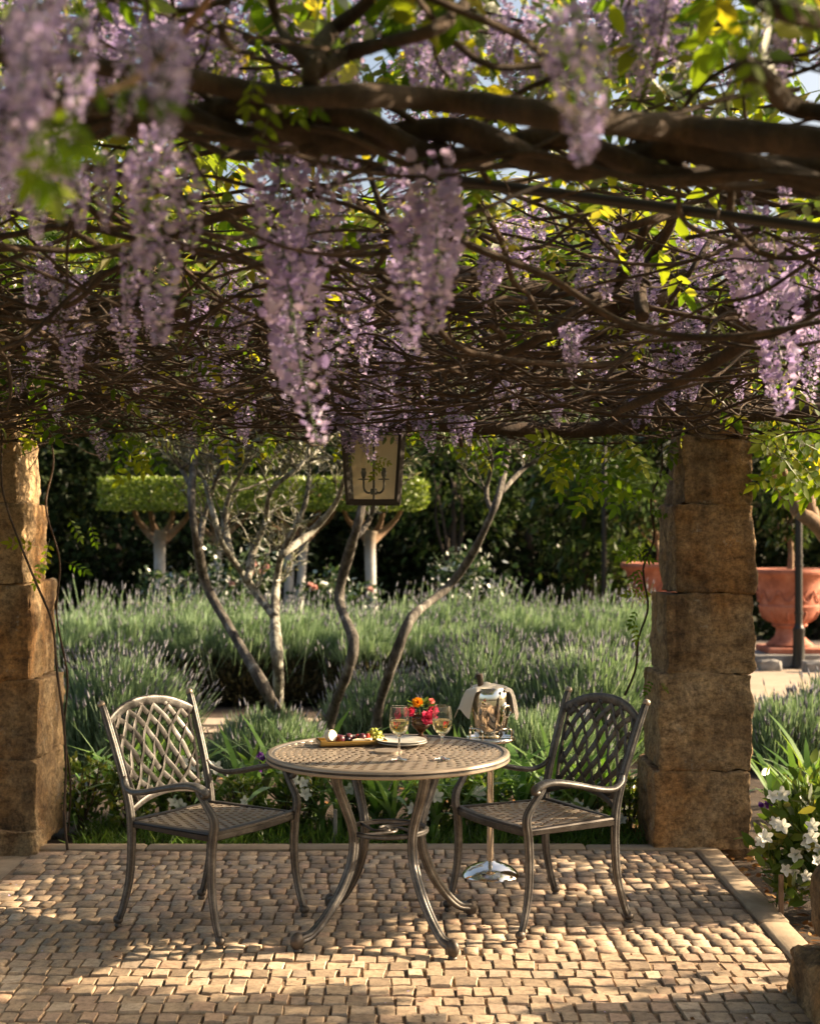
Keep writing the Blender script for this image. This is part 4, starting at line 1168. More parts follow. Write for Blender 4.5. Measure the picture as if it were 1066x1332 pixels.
# middle distance branches
mids = [([(520, 350), (600, 356), (680, 372), (740, 388), (800, 396), (850, 388), (900, 400), (980, 418), (1100, 436)], 4.9, 10, 13),
        ([(640, 470), (700, 440), (760, 392), (800, 372), (826, 330), (840, 296), (880, 272), (960, 258), (1090, 240)], 4.4, 5, 8),
        ([(800, 536, 5.2), (850, 514, 4.6), (900, 488, 4.4), (950, 458, 4.3), (1000, 424, 4.25), (1090, 380, 4.2)], 4.3, 5, 11), ([(1090, 250), (1000, 248), (930, 262), (860, 282), (800, 300)], 3.9, 9, 5),
        ([(835, 412), (832, 370), (850, 330), (872, 290), (868, 260)], 4.3, 9, 6), ([(748, 268), (780, 310), (820, 350), (845, 370)], 4.2, 3, 3),
        ([(400, 405), (470, 380), (530, 362), (610, 356)], 5.0, 6, 9), ([(-40, 404), (60, 408), (130, 410), (230, 404), (330, 398), (420, 396)], 5.0, 9, 10),
        ([(-40, 455), (80, 446), (200, 452), (300, 470)], 5.6, 7, 4), ([(-40, 512), (100, 520), (230, 524), (360, 538), (480, 548), (620, 556), (740, 560), (880, 548), (1100, 530)], 6.9, 9, 10),
        ([(330, 372), (420, 362), (460, 320), (500, 308), (560, 314)], 4.4, 4, 4), ([(620, 480), (690, 492), (760, 494), (850, 480), (890, 462)], 6.0, 7, 5),
        ([(540, 440), (600, 460), (680, 470), (760, 476), (840, 474)], 5.6, 6, 4), ([(560, 456), (566, 500), (590, 540), (600, 580)], 6.6, 4, 3),
        ([(415, 560), (470, 548), (540, 540), (610, 530), (680, 505), (720, 480)], 6.5, 6, 4), ([(735, 500), (742, 460), (760, 420), (770, 395), (790, 350), (798, 330)], 5.2, 6, 4),
        ([(620, 305), (655, 330), (700, 340), (760, 345)], 5.0, 3, 3), ([(90, 300), (120, 315), (155, 332), (190, 338)], 3.4, 4, 4),
        ([(500, 452), (440, 430), (400, 480), (380, 520)], 5.3, 4, 3), ([(400, 478), (450, 512), (530, 524), (600, 522)], 5.5, 4, 3), ([(930, 300), (900, 350), (870, 392)], 4.6, 4, 3),
        ([(476, 215), (505, 290), (540, 340)], 3.6, 4, 3), ([(610, 190), (640, 240), (690, 262), (760, 290)], 3.4, 4, 3)]
for pts, d, r0, r1 in mids:
    vstem('branch', pts, d, r0, r1)
# mesh of thin twigs
def twigs(n, x0, x1, y0, y1, z0, z1, r0, r1, L0, L1, drop=0.0, name='twigs', spread=.9, zlim=1.98):
    m = MB()
    for _ in range(n):
        x, y = U(x0, x1), U(y0, y1); z = U(z0, z1)
        a = random.choice((0, PI)) + random.gauss(0, spread); dz = random.gauss(0, .28)
        P = [Vector((x, y, z))]; L = U(L0, L1); curl = random.gauss(0, .22)
        for i in range(8):
            a += random.gauss(0, .30) + curl; dz = dz * .75 + random.gauss(0, .22) - drop
            if P[-1].z > z1 + .08: dz -= .25
            if P[-1].z < z0 - .06: dz += .25
            st = L / 8
            P.append(P[-1] + Vector((math.cos(a) * st, math.sin(a) * st * .8, dz * st)))
        P = [p for p in P if p.z > zlim and p.y < 7.42] or P[:1]
        if len(P) < 3: continue
        r = U(r0, r1)
        tube(m, P, np.linspace(r, r * .5, len(P)), ring_profile(5), span=3)
    tag(m.build(name, MAT['vine_bark'], vine, vb, sharp=0), kind='stuff')
twigs(640, -2.8, 1.7, 5.0, 7.2, 2.10, 2.42, .003, .009, .6, 1.9)
twigs(300, -2.8, 1.7, 3.0, 5.4, 2.16, 2.55, .003, .011, .6, 1.7)
twigs(70, -2.2, 2.0, 1.4, 3.2, 2.30, 2.75, .003, .007, .4, 1.0)
twigs(260, -3.0, 1.7, 1.4, 7.1, 2.45, 2.85, .003, .010, .6, 1.6)
# fringe along the back edge and twisting down
twigs(220, -2.8, 1.9, 6.7, 7.3, 2.04, 2.28, .0025, .007, .4, 1.2, .03)
twigs(90, -2.6, 2.2, 6.8, 7.3, 1.98, 2.16, .002, .004, .25, .6, .12, zlim=1.84)

# compound leaves
def compound(k):
    r = random.Random(k); V, F, n = [], [], 0
    mb = MB(); m = 4
    pos, D_, s = [], [], []
    for i in range(m):
        y = .25 + .62 * i / (m - 1)
        for sg in (-1, 1):
            pos.append((0, y, -.10 * y * y)); D_.append((sg * .85, .5 + r.uniform(-.1, .15), -.25 + r.uniform(-.25, .1))); s.append(.30 * (1 - .1 * abs(i - 1.5)) * r.uniform(.85, 1.1))
    pos.append((0, .9, -.09)); D_.append((r.uniform(-.1, .1), 1, -.35)); s.append(.34)
    D_ = np.array(D_); 
    scatter(mb, leaf6(.21, .03, .12), np.array(pos), frames(D_, .15, (0, 0, 1)), np.array(s))
    tube(mb, [(0, 0, 0), (0, .45, -.02), (0, .92, -.09)], .006, ring_profile(3))
    return mb
CL = [compound(k) for k in range(5)]
CLM = [c.mesh('leaf', True, 0) for c in CL]
for m in CLM: m.materials.append(MAT['wisteria_leaf_single'])
simple = []
for k in range(5):
    P = [(0, 0, 0), (0, .33, -.03), (0, .68, -.06), (0, 1, -.1)]
    simple.append(None)
def ctemplate(c):
    V = np.concatenate(c.v); T = [f for f in c.f if f.shape[1] == 3]; Q = [f for f in c.f if f.shape[1] == 4]
    return (V, np.concatenate(Q), np.concatenate(T))
CT = [ctemplate(c) for c in CL]
def roof_leaves(n, x0, x1, y0, y1, z0, z1, smin=.16, smax=.30, droop=-.35, name='foliage'):
    m = MB()
    for k in range(5):
        q = n // 5
        P = np.stack([rng.uniform(x0, x1, q), rng.uniform(y0, y1, q), rng.uniform(z0, z1, q)], 1)
        DD = rand_dirs(q, -.6, .5) + np.array([0, 0, droop])
        scatter(m, CT[k], P, frames(DD, .5, (0, 0, 1)), rng.uniform(smin, smax, q))
    tag(m.build(name, MAT['wisteria_leaf'], vine, vb, sharp=0), kind='stuff')
roof_leaves(3000, -3.8, -.7, 0.2, 7.15, 2.55, 3.05)
roof_leaves(1300, -.7, 1.9, 0.2, 4.2, 2.62, 3.05)
roof_leaves(240, -.7, 1.9, 4.2, 7.15, 2.45, 2.9)
roof_leaves(90, 1.3, 1.9, 1.0, 7.15, 2.2, 2.8)
roof_leaves(140, -.8, 1.6, 3.2, 7.1, 2.28, 2.5, .12, .2)
roof_leaves(170, -2.9, -.7, 5.0, 7.15, 2.12, 2.5, .12, .2)
roof_leaves(110, -2.8, 2.2, 6.85, 7.3, 2.00, 2.2, .12, .2, -.7)
# leaves that hang clear of the roof, one by one
def vleaf(px, py, d, s, face=None):
    p = at(px, py, d) - Vector(vb)
    o = link('leaf', random.choice(CLM), None, vine)
    o.location = p
    dv = Vector((U(-.7, .7), U(-.5, .3), U(-1, .1))).normalized()
    nn = Vector((U(-.5, .5), -1, U(0, .8)))
    zz = (nn - dv * nn.dot(dv)).normalized(); xx = dv.cross(zz)
    o.rotation_euler = Matrix((xx, dv, zz)).transposed().to_euler(); o.scale = [s] * 3
for (cx, cy, d, n, sx, sy, s) in [(95, 110, 1.55, 3, 25, 25, .13), (25, 170, 1.5, 2, 15, 30, .12), (985, 10, 2.0, 3, 20, 15, .13), (150, 575, 6.9, 8, 45, 22, .18), (745, 585, 6.85, 14, 60, 25, .22), (1020, 585, 6.9, 14, 45, 35, .26), (820, 600, 6.9, 8, 40, 25, .2),
                                  (40, 480, 6.2, 12, 40, 45, .2), (355, 95, 2.6, 4, 15, 15, .12), (620, 320, 5.2, 12, 40, 40, .2), (700, 300, 5.6, 10, 60, 40, .2), (830, 430, 4.6, 4, 20, 20, .12), (90, 710, 7.0, 7, 40, 40, .13), (832, 720, 7.2, 16, 10, 95, .10), (860, 880, 6.86, 3, 14, 12, .08), (300, 270, 5.0, 14, 60, 40, .22),
                                  (560, 560, 6.7, 10, 120, 12, .16), (370, 300, 5.2, 14, 60, 50, .22), (480, 590, 6.45, 5, 30, 8, .09)]:
    for _ in range(n):
        vleaf(cx + U(-sx, sx), cy + U(-sy, sy), d * U(.97, 1.03), s * U(.8, 1.2))

# hanging flower clusters
def floret_T():
    # banner petal, two wings with the keel
    g = np.linspace(-1, 1, 4); V, F = [], []
    for j, y in enumerate((0, .5, 1.0)):
        w = (.18, .52, .34)[j]
        for x in g:
            V.append((x * w, y * .75 + .05, .25 * x * x * w + .30 * y * y))
    for j in range(2):
        for i in range(3):
            a = j * 4 + i; F.append((a, a + 1, a + 5, a + 4))
    n = len(V)
    V += [(0, .05, .05), (.16, .3, .42), (0, .42, .72), (-.16, .3, .42), (0, .18, .5)]
    T = [(n, n + 1, n + 4), (n + 1, n + 2, n + 4), (n, n + 4, n + 3), (n + 3, n + 4, n + 2)]
    return (np.array(V), np.array(F), np.array(T))
FT = floret_T()
def raceme(k, n=64, L=1.0, W=.17):
    r = np.random.default_rng(100 + k)
    mb = MB()
    t = np.sort(r.beta(1.1, 1.2, n)); a = np.arange(n) * 2.4 + r.uniform(-.5, .5, n)
    w = W * (1 - .86 * t ** 1.5) * r.uniform(.45, 1.0, n) * (.75 + .5 * np.sin(np.clip(t * 5, 0, 1.57)))
    bend = .05 * np.sin(t * 3 + k)
    P = np.stack([np.cos(a) * w + bend, np.sin(a) * w, -t * L - .25 * w], 1)
    D_ = np.stack([np.cos(a), np.sin(a), -.25 + r.uniform(-.5, .6, n)], 1)
    s = .080 * (1 - .50 * t ** 1.5) * r.uniform(.75, 1.2, n)
    R = frames(D_, .6, (0, 0, 1.0))
    scatter(mb, FT, P, R, s)
    pts = [(.05 * math.sin(u * 3 + k), 0, -u * L) for u in np.linspace(0, .97, 7)]
    tube(mb, pts, np.linspace(.008, .003, 7), ring_profile(4), mi=1)
    for i in range(0, n, 2):
        u = t[i]
        tube(mb, [(.05 * math.sin(u * 3 + k), 0, -u * L), P[i]], .0028, ring_profile(3), mi=1, cap=False)
    me = mb.mesh('flower_cluster', True, 0)
    me.materials.append(MAT['wisteria_petal']); me.materials.append(MAT['green_stem'])
    return me
RM = [raceme(k, 150 + 14 * (k % 4), 1, .135 + .02 * (k % 3)) for k in range(8)]
def cluster(px, y0, y1, d, name='flower_cluster', wide=1.0):
    p = at(px, y0, d); L = (y1 - y0) / FPX * d
    cluster3(p, L, wide)
def cluster3(p, L, wide=1.0):
    o = link('flower_cluster', random.choice(RM), None, vine)
    o.location = p - Vector(vb)
    o.rotation_euler = (U(-.12, .12), U(-.12, .12), U(0, 6.28)); o.scale = (L * wide, L * wide, L)
CLS = [(58, 195, 315, 2.2), (30, 150, 280, 2.1), (75, 170, 290, 2.3), (200, 165, 350, 2.4), (208, 280, 452, 2.55), (170, 322, 425, 3.0), (240, 190, 330, 2.6), (372, 180, 420, 3.0), (360, 300, 520, 3.1), (385, 330, 580, 3.0), (405, 250, 500, 3.2), (440, 330, 490, 4.2),
       (425, 190, 300, 2.8), (560, 195, 440, 2.7), (545, 260, 460, 2.8), (575, 220, 400, 3.0), (486, 505, 600, 6.0), (455, 515, 590, 6.2), (470, 530, 590, 6.3), (735, 10, 215, 1.9), (760, 60, 200, 2.0), (705, 60, 160, 2.1), (672, 285, 370, 4.6), (690, 255, 350, 4.5),
       (985, 320, 545, 3.7), (975, 270, 420, 3.8), (1010, 380, 520, 4.0), (888, 415, 520, 5.0), (870, 440, 515, 5.0), (900, 290, 390, 4.8), (470, 365, 480, 4.6), (510, 420, 525, 5.2), (525, 440, 540, 5.4), (590, 520, 582, 6.3), (130, 560, 600, 6.8),
       (315, 530, 575, 6.5), (320, 545, 580, 6.4), (540, 30, 140, 2.2), (470, 10, 110, 2.3), (600, 10, 130, 2.3), (650, 20, 120, 2.2), (700, 0, 120, 2.1), (830, 10, 125, 2.2), (790, 0, 110, 2.2), (100, 20, 180, 1.9), (30, 30, 200, 1.8), (170, 50, 180, 2.1), (240, 30, 130, 2.2),
       (300, 40, 130, 2.3), (60, 0, 120, 1.9), (130, 0, 130, 2.0), (200, 0, 110, 2.1), (1000, 30, 140, 2.4), (1045, 320, 470, 4.2), (1060, 420, 525, 4.5), (1030, 300, 380, 4.2), (300, 310, 400, 4.8), (328, 330, 400, 5.0), (290, 340, 390, 5.0), (75, 350, 400, 4.6), (60, 345, 395, 4.6),
       (560, 515, 590, 6.2), (540, 520, 560, 6.4), (610, 540, 580, 6.6), (270, 440, 520, 5.4), (275, 395, 450, 5.0), (300, 470, 520, 5.6), (655, 290, 360, 5.0), (920, 300, 380, 4.6), (780, 440, 500, 5.6), (850, 350, 410, 5.2), (330, 90, 180, 2.6), (520, 195, 280, 2.8), (610, 60, 140, 2.5),
       (770, 150, 215, 2.2), (180, 200, 290, 2.5), (140, 200, 300, 2.4), (100, 210, 300, 2.3), (15, 190, 280, 2.2), (330, 215, 320, 3.2), (450, 200, 280, 3.2), (590, 260, 340, 3.6), (480, 440, 520, 5.6), (440, 440, 540, 5.6), (420, 500, 580, 5.9)]
for k, c in enumerate(CLS):
    px, y0, y1, d = c
    if y1 < 200 and px not in (735, 100, 30, 170): d = 2.95 + .35 * (k % 3) / 3
    cluster(px, y0, y1, d, wide=U(.75, 1.05) * (1.0 if y1 - y0 > 90 else 1.35))
for _ in range(34):
    y = U(2.95, 3.8); x = U(-.32, .32) * y
    cluster3(Vector((x, y, CAMH + y * U(.33, .40))), U(.14, .24), U(1.0, 1.3))
for _ in range(40):
    y = U(3.3, 4.6); x = U(-.32, .32) * y
    cluster3(Vector((x, y, CAMH + y * U(.36, .42) * 3.6 / y)), U(.14, .24), U(1.0, 1.3))
for _ in range(16):
    y = U(3.1, 3.7); x = U(-.22, .02) * y
    cluster3(Vector((x, y, CAMH + y * U(.355, .40))), U(.15, .24), U(1.0, 1.3))
for _ in range(4):
    y = U(1.5, 1.9); x = U(-.30, -.16) * y
    cluster3(Vector((x, y, CAMH + y * U(.30, .40))), U(.12, .18), U(.9, 1.1))
for _ in range(56):
    y = U(3.8, 7.0); x = U(-.30, .33) * y
    cluster3(Vector((x, y, U(2.12, 2.42))), U(.09, .19), U(1.0, 1.4))
for (px, y0, y1, d) in ((468, 508, 572, 6.2), (500, 512, 574, 6.15), (484, 500, 566, 6.1), (518, 520, 578, 6.3), (446, 520, 590, 6.2)): cluster(px, y0, y1, d, wide=1.3)
for _ in range(36):
    y = U(3.2, 7.0); x = U(-.33, .33) * y
    cluster3(Vector((x, y, U(2.24, 2.6))), U(.12, .24), U(1.0, 1.4))

# ---------------------------------------------------------------- lantern
LD = 6.45
p = at(486, 657, LD)
lt = thing('hanging_lantern', 'dark iron lantern with a tan frosted back hanging below the wisteria', 'lantern', (p.x, LD, p.z), math.radians(-1))
w0, w1, H = .108, .130, .335
fr = MB()
def bar(m, a, b, r, pr=None): tube(m, [a, b], r, box_profile(.12) if pr is None else pr)
c0 = [(-w0, -w0, .012), (w0, -w0, .012), (w0, w0, .012), (-w0, w0, .012)]
c1 = [(-w1, -w1, H), (w1, -w1, H), (w1, w1, H), (-w1, w1, H)]
for i in range(4):
    bar(fr, c0[i], c0[(i + 1) % 4], .012); bar(fr, c1[i], c1[(i + 1) % 4], .011); bar(fr, c0[i], c1[i], .010)
fr.build('frame', MAT['blackened_steel'], lt)
rf = MB(); a = w1 + .02
V = [(-a, -a, H + .01), (a, -a, H + .01), (a, a, H + .01), (-a, a, H + .01), (-.035, -.035, H + .12), (.035, -.035, H + .12), (.035, .035, H + .12), (-.035, .035, H + .12)]
rf.add(V, BOXF); rf.build('roof', MAT['blackened_steel'], lt, smooth=False)
b = MB(); tube(b, [(0, 0, H + .10), (0, 0, H + .34)], .006); b.build('hanging_rod', MAT['blackened_steel'], lt)
def pane(i, mat, th=.003):
    A, B = np.array(c0[i]), np.array(c0[(i + 1) % 4]); C_, D_ = np.array(c1[(i + 1) % 4]), np.array(c1[i])
    n = np.cross(B - A, D_ - A); n /= np.linalg.norm(n)
    V = np.vstack([[A, B, C_, D_] - n * th / 2, [A, B, C_, D_] + n * th / 2])
    MB().add(V, BOXF).build('pane', MAT[mat], lt, smooth=False)
pane(0, 'glass'); pane(1, 'glass'); pane(3, 'glass'); pane(2, 'frosted_pane')
cb = thing('candelabra', None, None); cb.parent = lt
m = MB(); tube(m, [(0, 0, .02), (0, 0, H)], .0055); lathe(m, [(0, .045), (.014, .048), (.017, .06), (.014, .074), (0, .078)], 12); m.build('stem', MAT['blackened_steel'], cb)
for sg in (-1, 1):
    m = MB(); tube(m, [(0, 0, .06), (sg * .028, 0, .056), (sg * .044, 0, .075), (sg * .046, 0, .115)], .0048, span=6)
    lathe(m, [(0, .113), (.026, .116), (.026, .119), (.006, .121), (.011, .135), (.013, .147), (.010, .156), (.009, .168), (0, .169)], 14, (sg * .046, 0, 0)); m.build('candle_arm', MAT['blackened_steel'], cb)
m = MB(); lathe(m, [(.009, .166), (.0095, .19), (.0135, .20), (.015, .214), (.011, .234), (.004, .248), (0, .251)], 16, (-.046, 0, 0)); m.build('bulb', MAT['candle_bulb'], cb)

# ---------------------------------------------------------------- cast metal table
TC = Vector((-.085, 5.50, 0)); TH = .705; TR = .470
tb = thing('round_table', 'round cast metal garden table with woven slotted top', 'table', TC, math.radians(36))
def polar_slots(r0, r1, rows, pitch0, band=.42, slot=.62, tw=0.0):
    """flat disc with rings of staggered slots: returns vertices and quads (z = 0)"""
    mb = MB()
    rr = np.linspace(r0, r1, rows + 1)
    for k in range(rows):
        a0, a1 = rr[k], rr[k + 1]; mid = a0 + (a1 - a0) * band
        N = max(8, int(round(2 * PI * (a0 + a1) / 2 / pitch0)))
        n = N * 4
        ang = np.arange(n) * 2 * PI / n + (PI / N if k % 2 else 0)
        def ringp(r, t): return np.stack([r * np.cos(ang + t), r * np.sin(ang + t), np.zeros(n)], 1)
        j = np.arange(n)
        V = np.vstack([ringp(a0, 0), ringp(mid, 0), ringp(a1, tw)])
        F = [np.stack([j, n + j, n + (j + 1) % n, (j + 1) % n], 1)]
        keep = (j % 4) < 4 * (1 - slot) - 1e-6
        q = np.stack([n + j, 2 * n + j, 2 * n + (j + 1) % n, n + (j + 1) % n], 1)
        F.append(q[keep])
        mb.add(V, *F)
    return mb
top = polar_slots(.055, TR - .035, 13, .046, .42, .5, .035)
lathe(top, [(0, 0), (.055, 0)], 32)
o = top.build('top_plate', MAT['cast_bronze'], tb, smooth=False); o.location = (0, 0, TH - .003)
md = o.modifiers.new('thickness', 'SOLIDIFY'); md.thickness = .009; md.offset = -1
rm = MB(); lathe(rm, [(TR - .04, TH - .030), (TR - .004, TH - .030), (TR, TH - .026), (TR, TH - .018), (TR - .004, TH - .016), (TR - .003, TH - .012), (TR, TH - .009), (TR - .002, TH - .001), (TR - .010, TH + .003), (TR - .022, TH + .002), (TR - .026, TH - .002), (TR - .036, TH - .003), (TR - .04, TH - .012), (TR - .04, TH - .030)], 96)
rm.build('rim', MAT['cast_bronze'], tb, sharp=30)
ap = MB(); lathe(ap, [(.225, TH - .05), (.25, TH - .05), (.25, TH - .012), (.225, TH - .012), (.225, TH - .05)], 48)
for k in range(4):
    a = k * PI / 2; tube(ap, [(math.cos(a) * .05, math.sin(a) * .05, TH - .025), (math.cos(a) * .43, math.sin(a) * .43, TH - .025)], (.012, .010), box_profile())
ap.build('apron', MAT['cast_bronze'], tb)
prof = fluted(24, 4, .30)
for k in range(4):
    a = k * PI / 2; ca, sa = math.cos(a), math.sin(a)
    pts = [(.245, .672), (.232, .60), (.200, .52), (.168, .44), (.158, .37), (.172, .29), (.215, .20), (.280, .115), (.345, .058), (.392, .046), (.404, .034)]
    P = [(r * ca, r * sa, z) for r, z in pts]
    R = [(.024, .021), (.021, .02), (.020, .019), (.0195, .0185), (.0195, .0185), (.020, .019), (.020, .019), (.019, .018), (.019, .018), (.022, .022), (.020, .02)]
    m = MB(); tube(m, P, R, prof, up=(-sa, ca, 0), span=4)
    lg = m.build('leg', MAT['cast_bronze'], tb, sharp=50)
    f = MB(); uvball(f, (0, 0, .040), (.030, .022, .034), 16, 10); f2 = MB()
    lathe(f, [(0, 0), (.016, 0), (.018, .006), (.014, .014), (.010, .02)], 14)
    fo = f.build('foot', MAT['foot_bronze'], lg); fo.location = (.408 * ca, .408 * sa, .0); fo.rotation_euler = (0, 0, a)
m = MB(); n = 32
tube(m, [(math.cos(q) * .150, math.sin(q) * .150, .405) for q in np.linspace(0, 2 * PI, n, endpoint=False)], (.009, .011), fluted(12, 4, .25), closed=True)
m.build('ring_stretcher', MAT['cast_bronze'], tb)
m = MB()
for k in range(4):
    a = k * PI / 2 + .2
    tube(m, [(math.cos(a) * .142, math.sin(a) * .142, .405), (math.cos(a + .3) * .09, math.sin(a + .3) * .09, .405), (math.cos(a + 1.2) * .055, math.sin(a + 1.2) * .055, .405), (math.cos(a + 2.4) * .03, math.sin(a + 2.4) * .03, .405), (0, 0, .405)], (.006, .006), span=4)
m.build('scroll', MAT['cast_bronze'], tb)

# ---------------------------------------------------------------- cast metal armchairs
def make_chair(label, loc, rz):
    t = thing('garden_armchair', label, 'chair', loc, rz, 'cast metal garden armchairs')
    M_ = MAT['cast_bronze']; fl = fluted(20, 4, .34)
    SH = .425
    # front legs run up into the arm supports
    for s in (-1, 1):
        P = [(.262, s * .262, .030), (.240, s * .260, .10), (.222, s * .257, .20), (.218, s * .255, .30), (.224, s * .255, .40), (.232, s * .256, .445), (.226, s * .258, .485), (.196, s * .263, .53), (.168, s * .268, .57), (.160, s * .27, .60)]
        R = [(.0135, .0135), (.0145, .0145), (.016, .016), (.017, .017), (.018, .018), (.018, .018), (.0165, .0165), (.0145, .0145), (.013, .013), (.012, .012)]
        m = MB(); tube(m, P, R, fl, up=(0, 1, 0), span=4)
        lg = m.build('leg', M_, t, sharp=50)
        f = MB(); uvball(f, (0, 0, .030), (.021, .019, .018), 14, 9); lathe(f, [(0, 0), (.013, 0), (.015, .008), (.010, .02)], 12)
        fo = f.build('foot', MAT['foot_bronze'], lg); fo.location = (.265, s * .262, 0)
    # rear legs and back posts, one piece each
    zt = .868
    for s in (-1, 1):
        P = [(-.262, s * .248, .026), (-.236, s * .244, .10), (-.212, s * .24, .20), (-.204, s * .238, .32), (-.206, s * .238, .42), (-.218, s * .24, .50), (-.246, s * .245, .60), (-.290, s * .252, .73), (-.330, s * .258, .84), (-.343, s * .26, zt)]
        R = [(.014, .014), (.015, .015), (.0165, .0165), (.0175, .0175), (.018, .018), (.017, .017), (.0165, .0165), (.016, .016), (.0155, .0155), (.013, .013)]
        m = MB(); tube(m, P, R, fl, up=(0, 1, 0), span=4); lg = m.build('leg', M_, t, sharp=50)
        m = MB(); uvball(m, (-.345, s * .2605, zt + .004), (.016, .016, .015), 12, 8); m.build('finial', M_, lg)
        f = MB(); uvball(f, (0, 0, .028), (.021, .018, .018), 14, 9); lathe(f, [(0, 0), (.013, 0), (.015, .008), (.010, .02)], 12)
        fo = f.build('foot', MAT['foot_bronze'], lg); fo.location = (-.266, s * .248, 0)
    # arms
    for s in (-1, 1):
        P = [(-.236, s * .245, .592), (-.214, s * .262, .562), (-.165, s * .275, .545), (-.09, s * .279, .553), (0, s * .279, .575), (.09, s * .277, .593), (.15, s * .274, .596), (.195, s * .272, .582), (.206, s * .271, .566), (.188, s * .271, .560)]
        R = [(.013, .010), (.014, .010), (.0155, .0105), (.017, .011), (.018, .011), (.020, .0115), (.0215, .012), (.0205, .012), (.018, .012), (.014, .010)]
        m = MB(); tube(m, P, R, fluted(18, 2, .14), span=5)
        m.build('arm', M_, t, sharp=50)
    # seat
    pl = polar_slots(.05, .56, 15, .040, .38, .62, .0)
    V = np.concatenate(pl.v); Q = np.concatenate(pl.f)
    V[:, 0] -= .27
    cen = V[Q].mean(1)
    hw = .232 + (cen[:, 0] + .2) * .045
    ok = (cen[:, 0] > -.205) & (cen[:, 0] < .222 - .06 * (cen[:, 1] / .25) ** 2 * 0) & (np.abs(cen[:, 1]) < hw)
    sb = MB().add(V, Q[ok])
    so = sb.build('seat', M_, t, smooth=False); so.location = (0, 0, SH - .004)
    md = so.modifiers.new('thickness', 'SOLIDIFY'); md.thickness = .009; md.offset = -1
    m = MB()
    P = [(-.205, -.232, SH - .014), (.215, -.252, SH - .014), (.236, 0, SH - .014), (.215, .252, SH - .014), (-.205, .232, SH - .014)]
    pr = np.array([(1, -.8), (1, .2), (.8, .35), (1, .5), (.8, .9), (.3, 1), (-.7, 1), (-1, .8), (-1, -.8), (-.8, -1), (.8, -1)], float)
    for a_, b_ in ((0, 1), (3, 4)): tube(m, [P[a_], P[b_]], (.012, .018), pr if a_ == 0 else pr)
    tube(m, [P[1], (.229, -.13, SH - .014), P[2], (.229, .13, SH - .014), P[3]], (.013, .018), pr, span=5)
    tube(m, [P[4], P[0]], (.012, .018), pr)
    m.build('seat_frame', M_, t, sharp=30)
    # backrest: rails, inner stiles and woven straps
    def bp(u, z): return (-.212 - (max(z, .46) - .46) * .315 - .012 * (1 - u * u), u * (.226 + (z - .46) * .045), z)
    def zb(u): return .462 + .042 * (1 - u * u)
    def zt_(u): return .800 + .062 * (1 - abs(u) ** 2.2)
    m = MB()
    tube(m, [bp(u, zb(u)) for u in np.linspace(-1, 1, 13)], (.010, .013), box_profile(.3), span=2)
    lower = m; m = MB()
    tube(m, [bp(u, zt_(u)) for u in np.linspace(-1.02, 1.02, 15)], (.011, .021), fluted(14, 2, .2, 1), span=2)
    bk = m.build('backrest', M_, t, sharp=50)
    lower.build('lower_rail', M_, bk, sharp=50)
    for s in (-1, 1):
        m = MB(); tube(m, [bp(s * (.80 + .12 * q + .05 * math.sin(q * PI)), zb(.9) + (zt_(.88) - zb(.9)) * q) for q in np.linspace(0, 1, 7)], (.006, .008), box_profile(.3), span=2)
        m.build('stile', M_, bk)
    for sg in (-1, 1):
        for k in range(-5, 8):
            pts = []
            for q in np.linspace(0, 1, 25):
                u = -1.25 + k * .31 + q * 1.20 + .07 * math.sin(q * PI * 2)
                u = u * sg
                lim = .80 + .12 * q + .05 * math.sin(q * PI)
                if abs(u) <= lim:
                    z = zb(u) + (zt_(u) - zb(u)) * q
                    x, y, z = bp(u, z)
                    wv = .0035 * math.sin(q * PI * 7 + k * PI + (0 if sg > 0 else PI))
                    pts.append((x + wv, y, z))
            if len(pts) > 3:
                m = MB(); tube(m, pts, (.0108, .0036), box_profile(.35), up=(1, 0, -.3))
                m.build('strap', M_, bk, sharp=50)
    return t
make_chair('cast metal armchair left of the table with its lattice back in sunlight', (-.79, 5.665, 0), math.radians(-32.5))
make_chair('cast metal armchair right of the table with its lattice back in shade', (.515, 5.735, 0), math.radians(210))

# ---------------------------------------------------------------- wine cooler on its stand
SX, SY = .362, 6.42
st = thing('cooler_stand', 'polished metal pedestal stand holding the wine bucket', 'stand', (SX, SY, 0))
m = MB(); lathe(m, [(0, 0), (.128, 0), (.132, .004), (.130, .010), (.120, .022), (.095, .042), (.06, .056), (.028, .064), (.022, .07), (0, .071)], 48); m.build('base', MAT['chrome'], st, sharp=60)
m = MB(); lathe(m, [(.0165, .068), (.0165, .60), (.020, .602), (.020, .612)], 24); m.build('pole', MAT['chrome'], st)
m = MB(); lathe(m, [(0, .610), (.104, .610), (.112, .614), (.114, .622), (.110, .628), (.104, .622), (0, .620)], 48); m.build('tray', MAT['chrome'], st, sharp=50)
for a in (-.9, 2.2, 4.0):
    ca, sa = math.cos(a), math.sin(a)
    P = [(ca * .102 - sa * q, sa * .102 + ca * q, z) for q, z in ((-.034, .618), (-.036, .655), (-.026, .672), (0, .676), (.026, .672), (.036, .655), (.034, .618))]
    m = MB(); tube(m, P, .0036, span=4); m.build('loop_handle', MAT['chrome'], st)
bz = .624
bu = thing('wine_bucket', 'polished egg shaped wine bucket with ring handle on the pedestal stand', 'wine bucket', (SX - .004, SY, bz))
m = MB(); lathe(m, [(0, 0), (.055, 0), (.064, .006), (.077, .04), (.086, .085), (.0915, .13), (.093, .17), (.0905, .20), (.085, .222), (.080, .230), (.077, .226), (.082, .205), (.086, .17), (.084, .13), (.078, .085), (.06, .02), (0, .012)], 48); m.build('body', MAT['chrome'], bu, sharp=60)
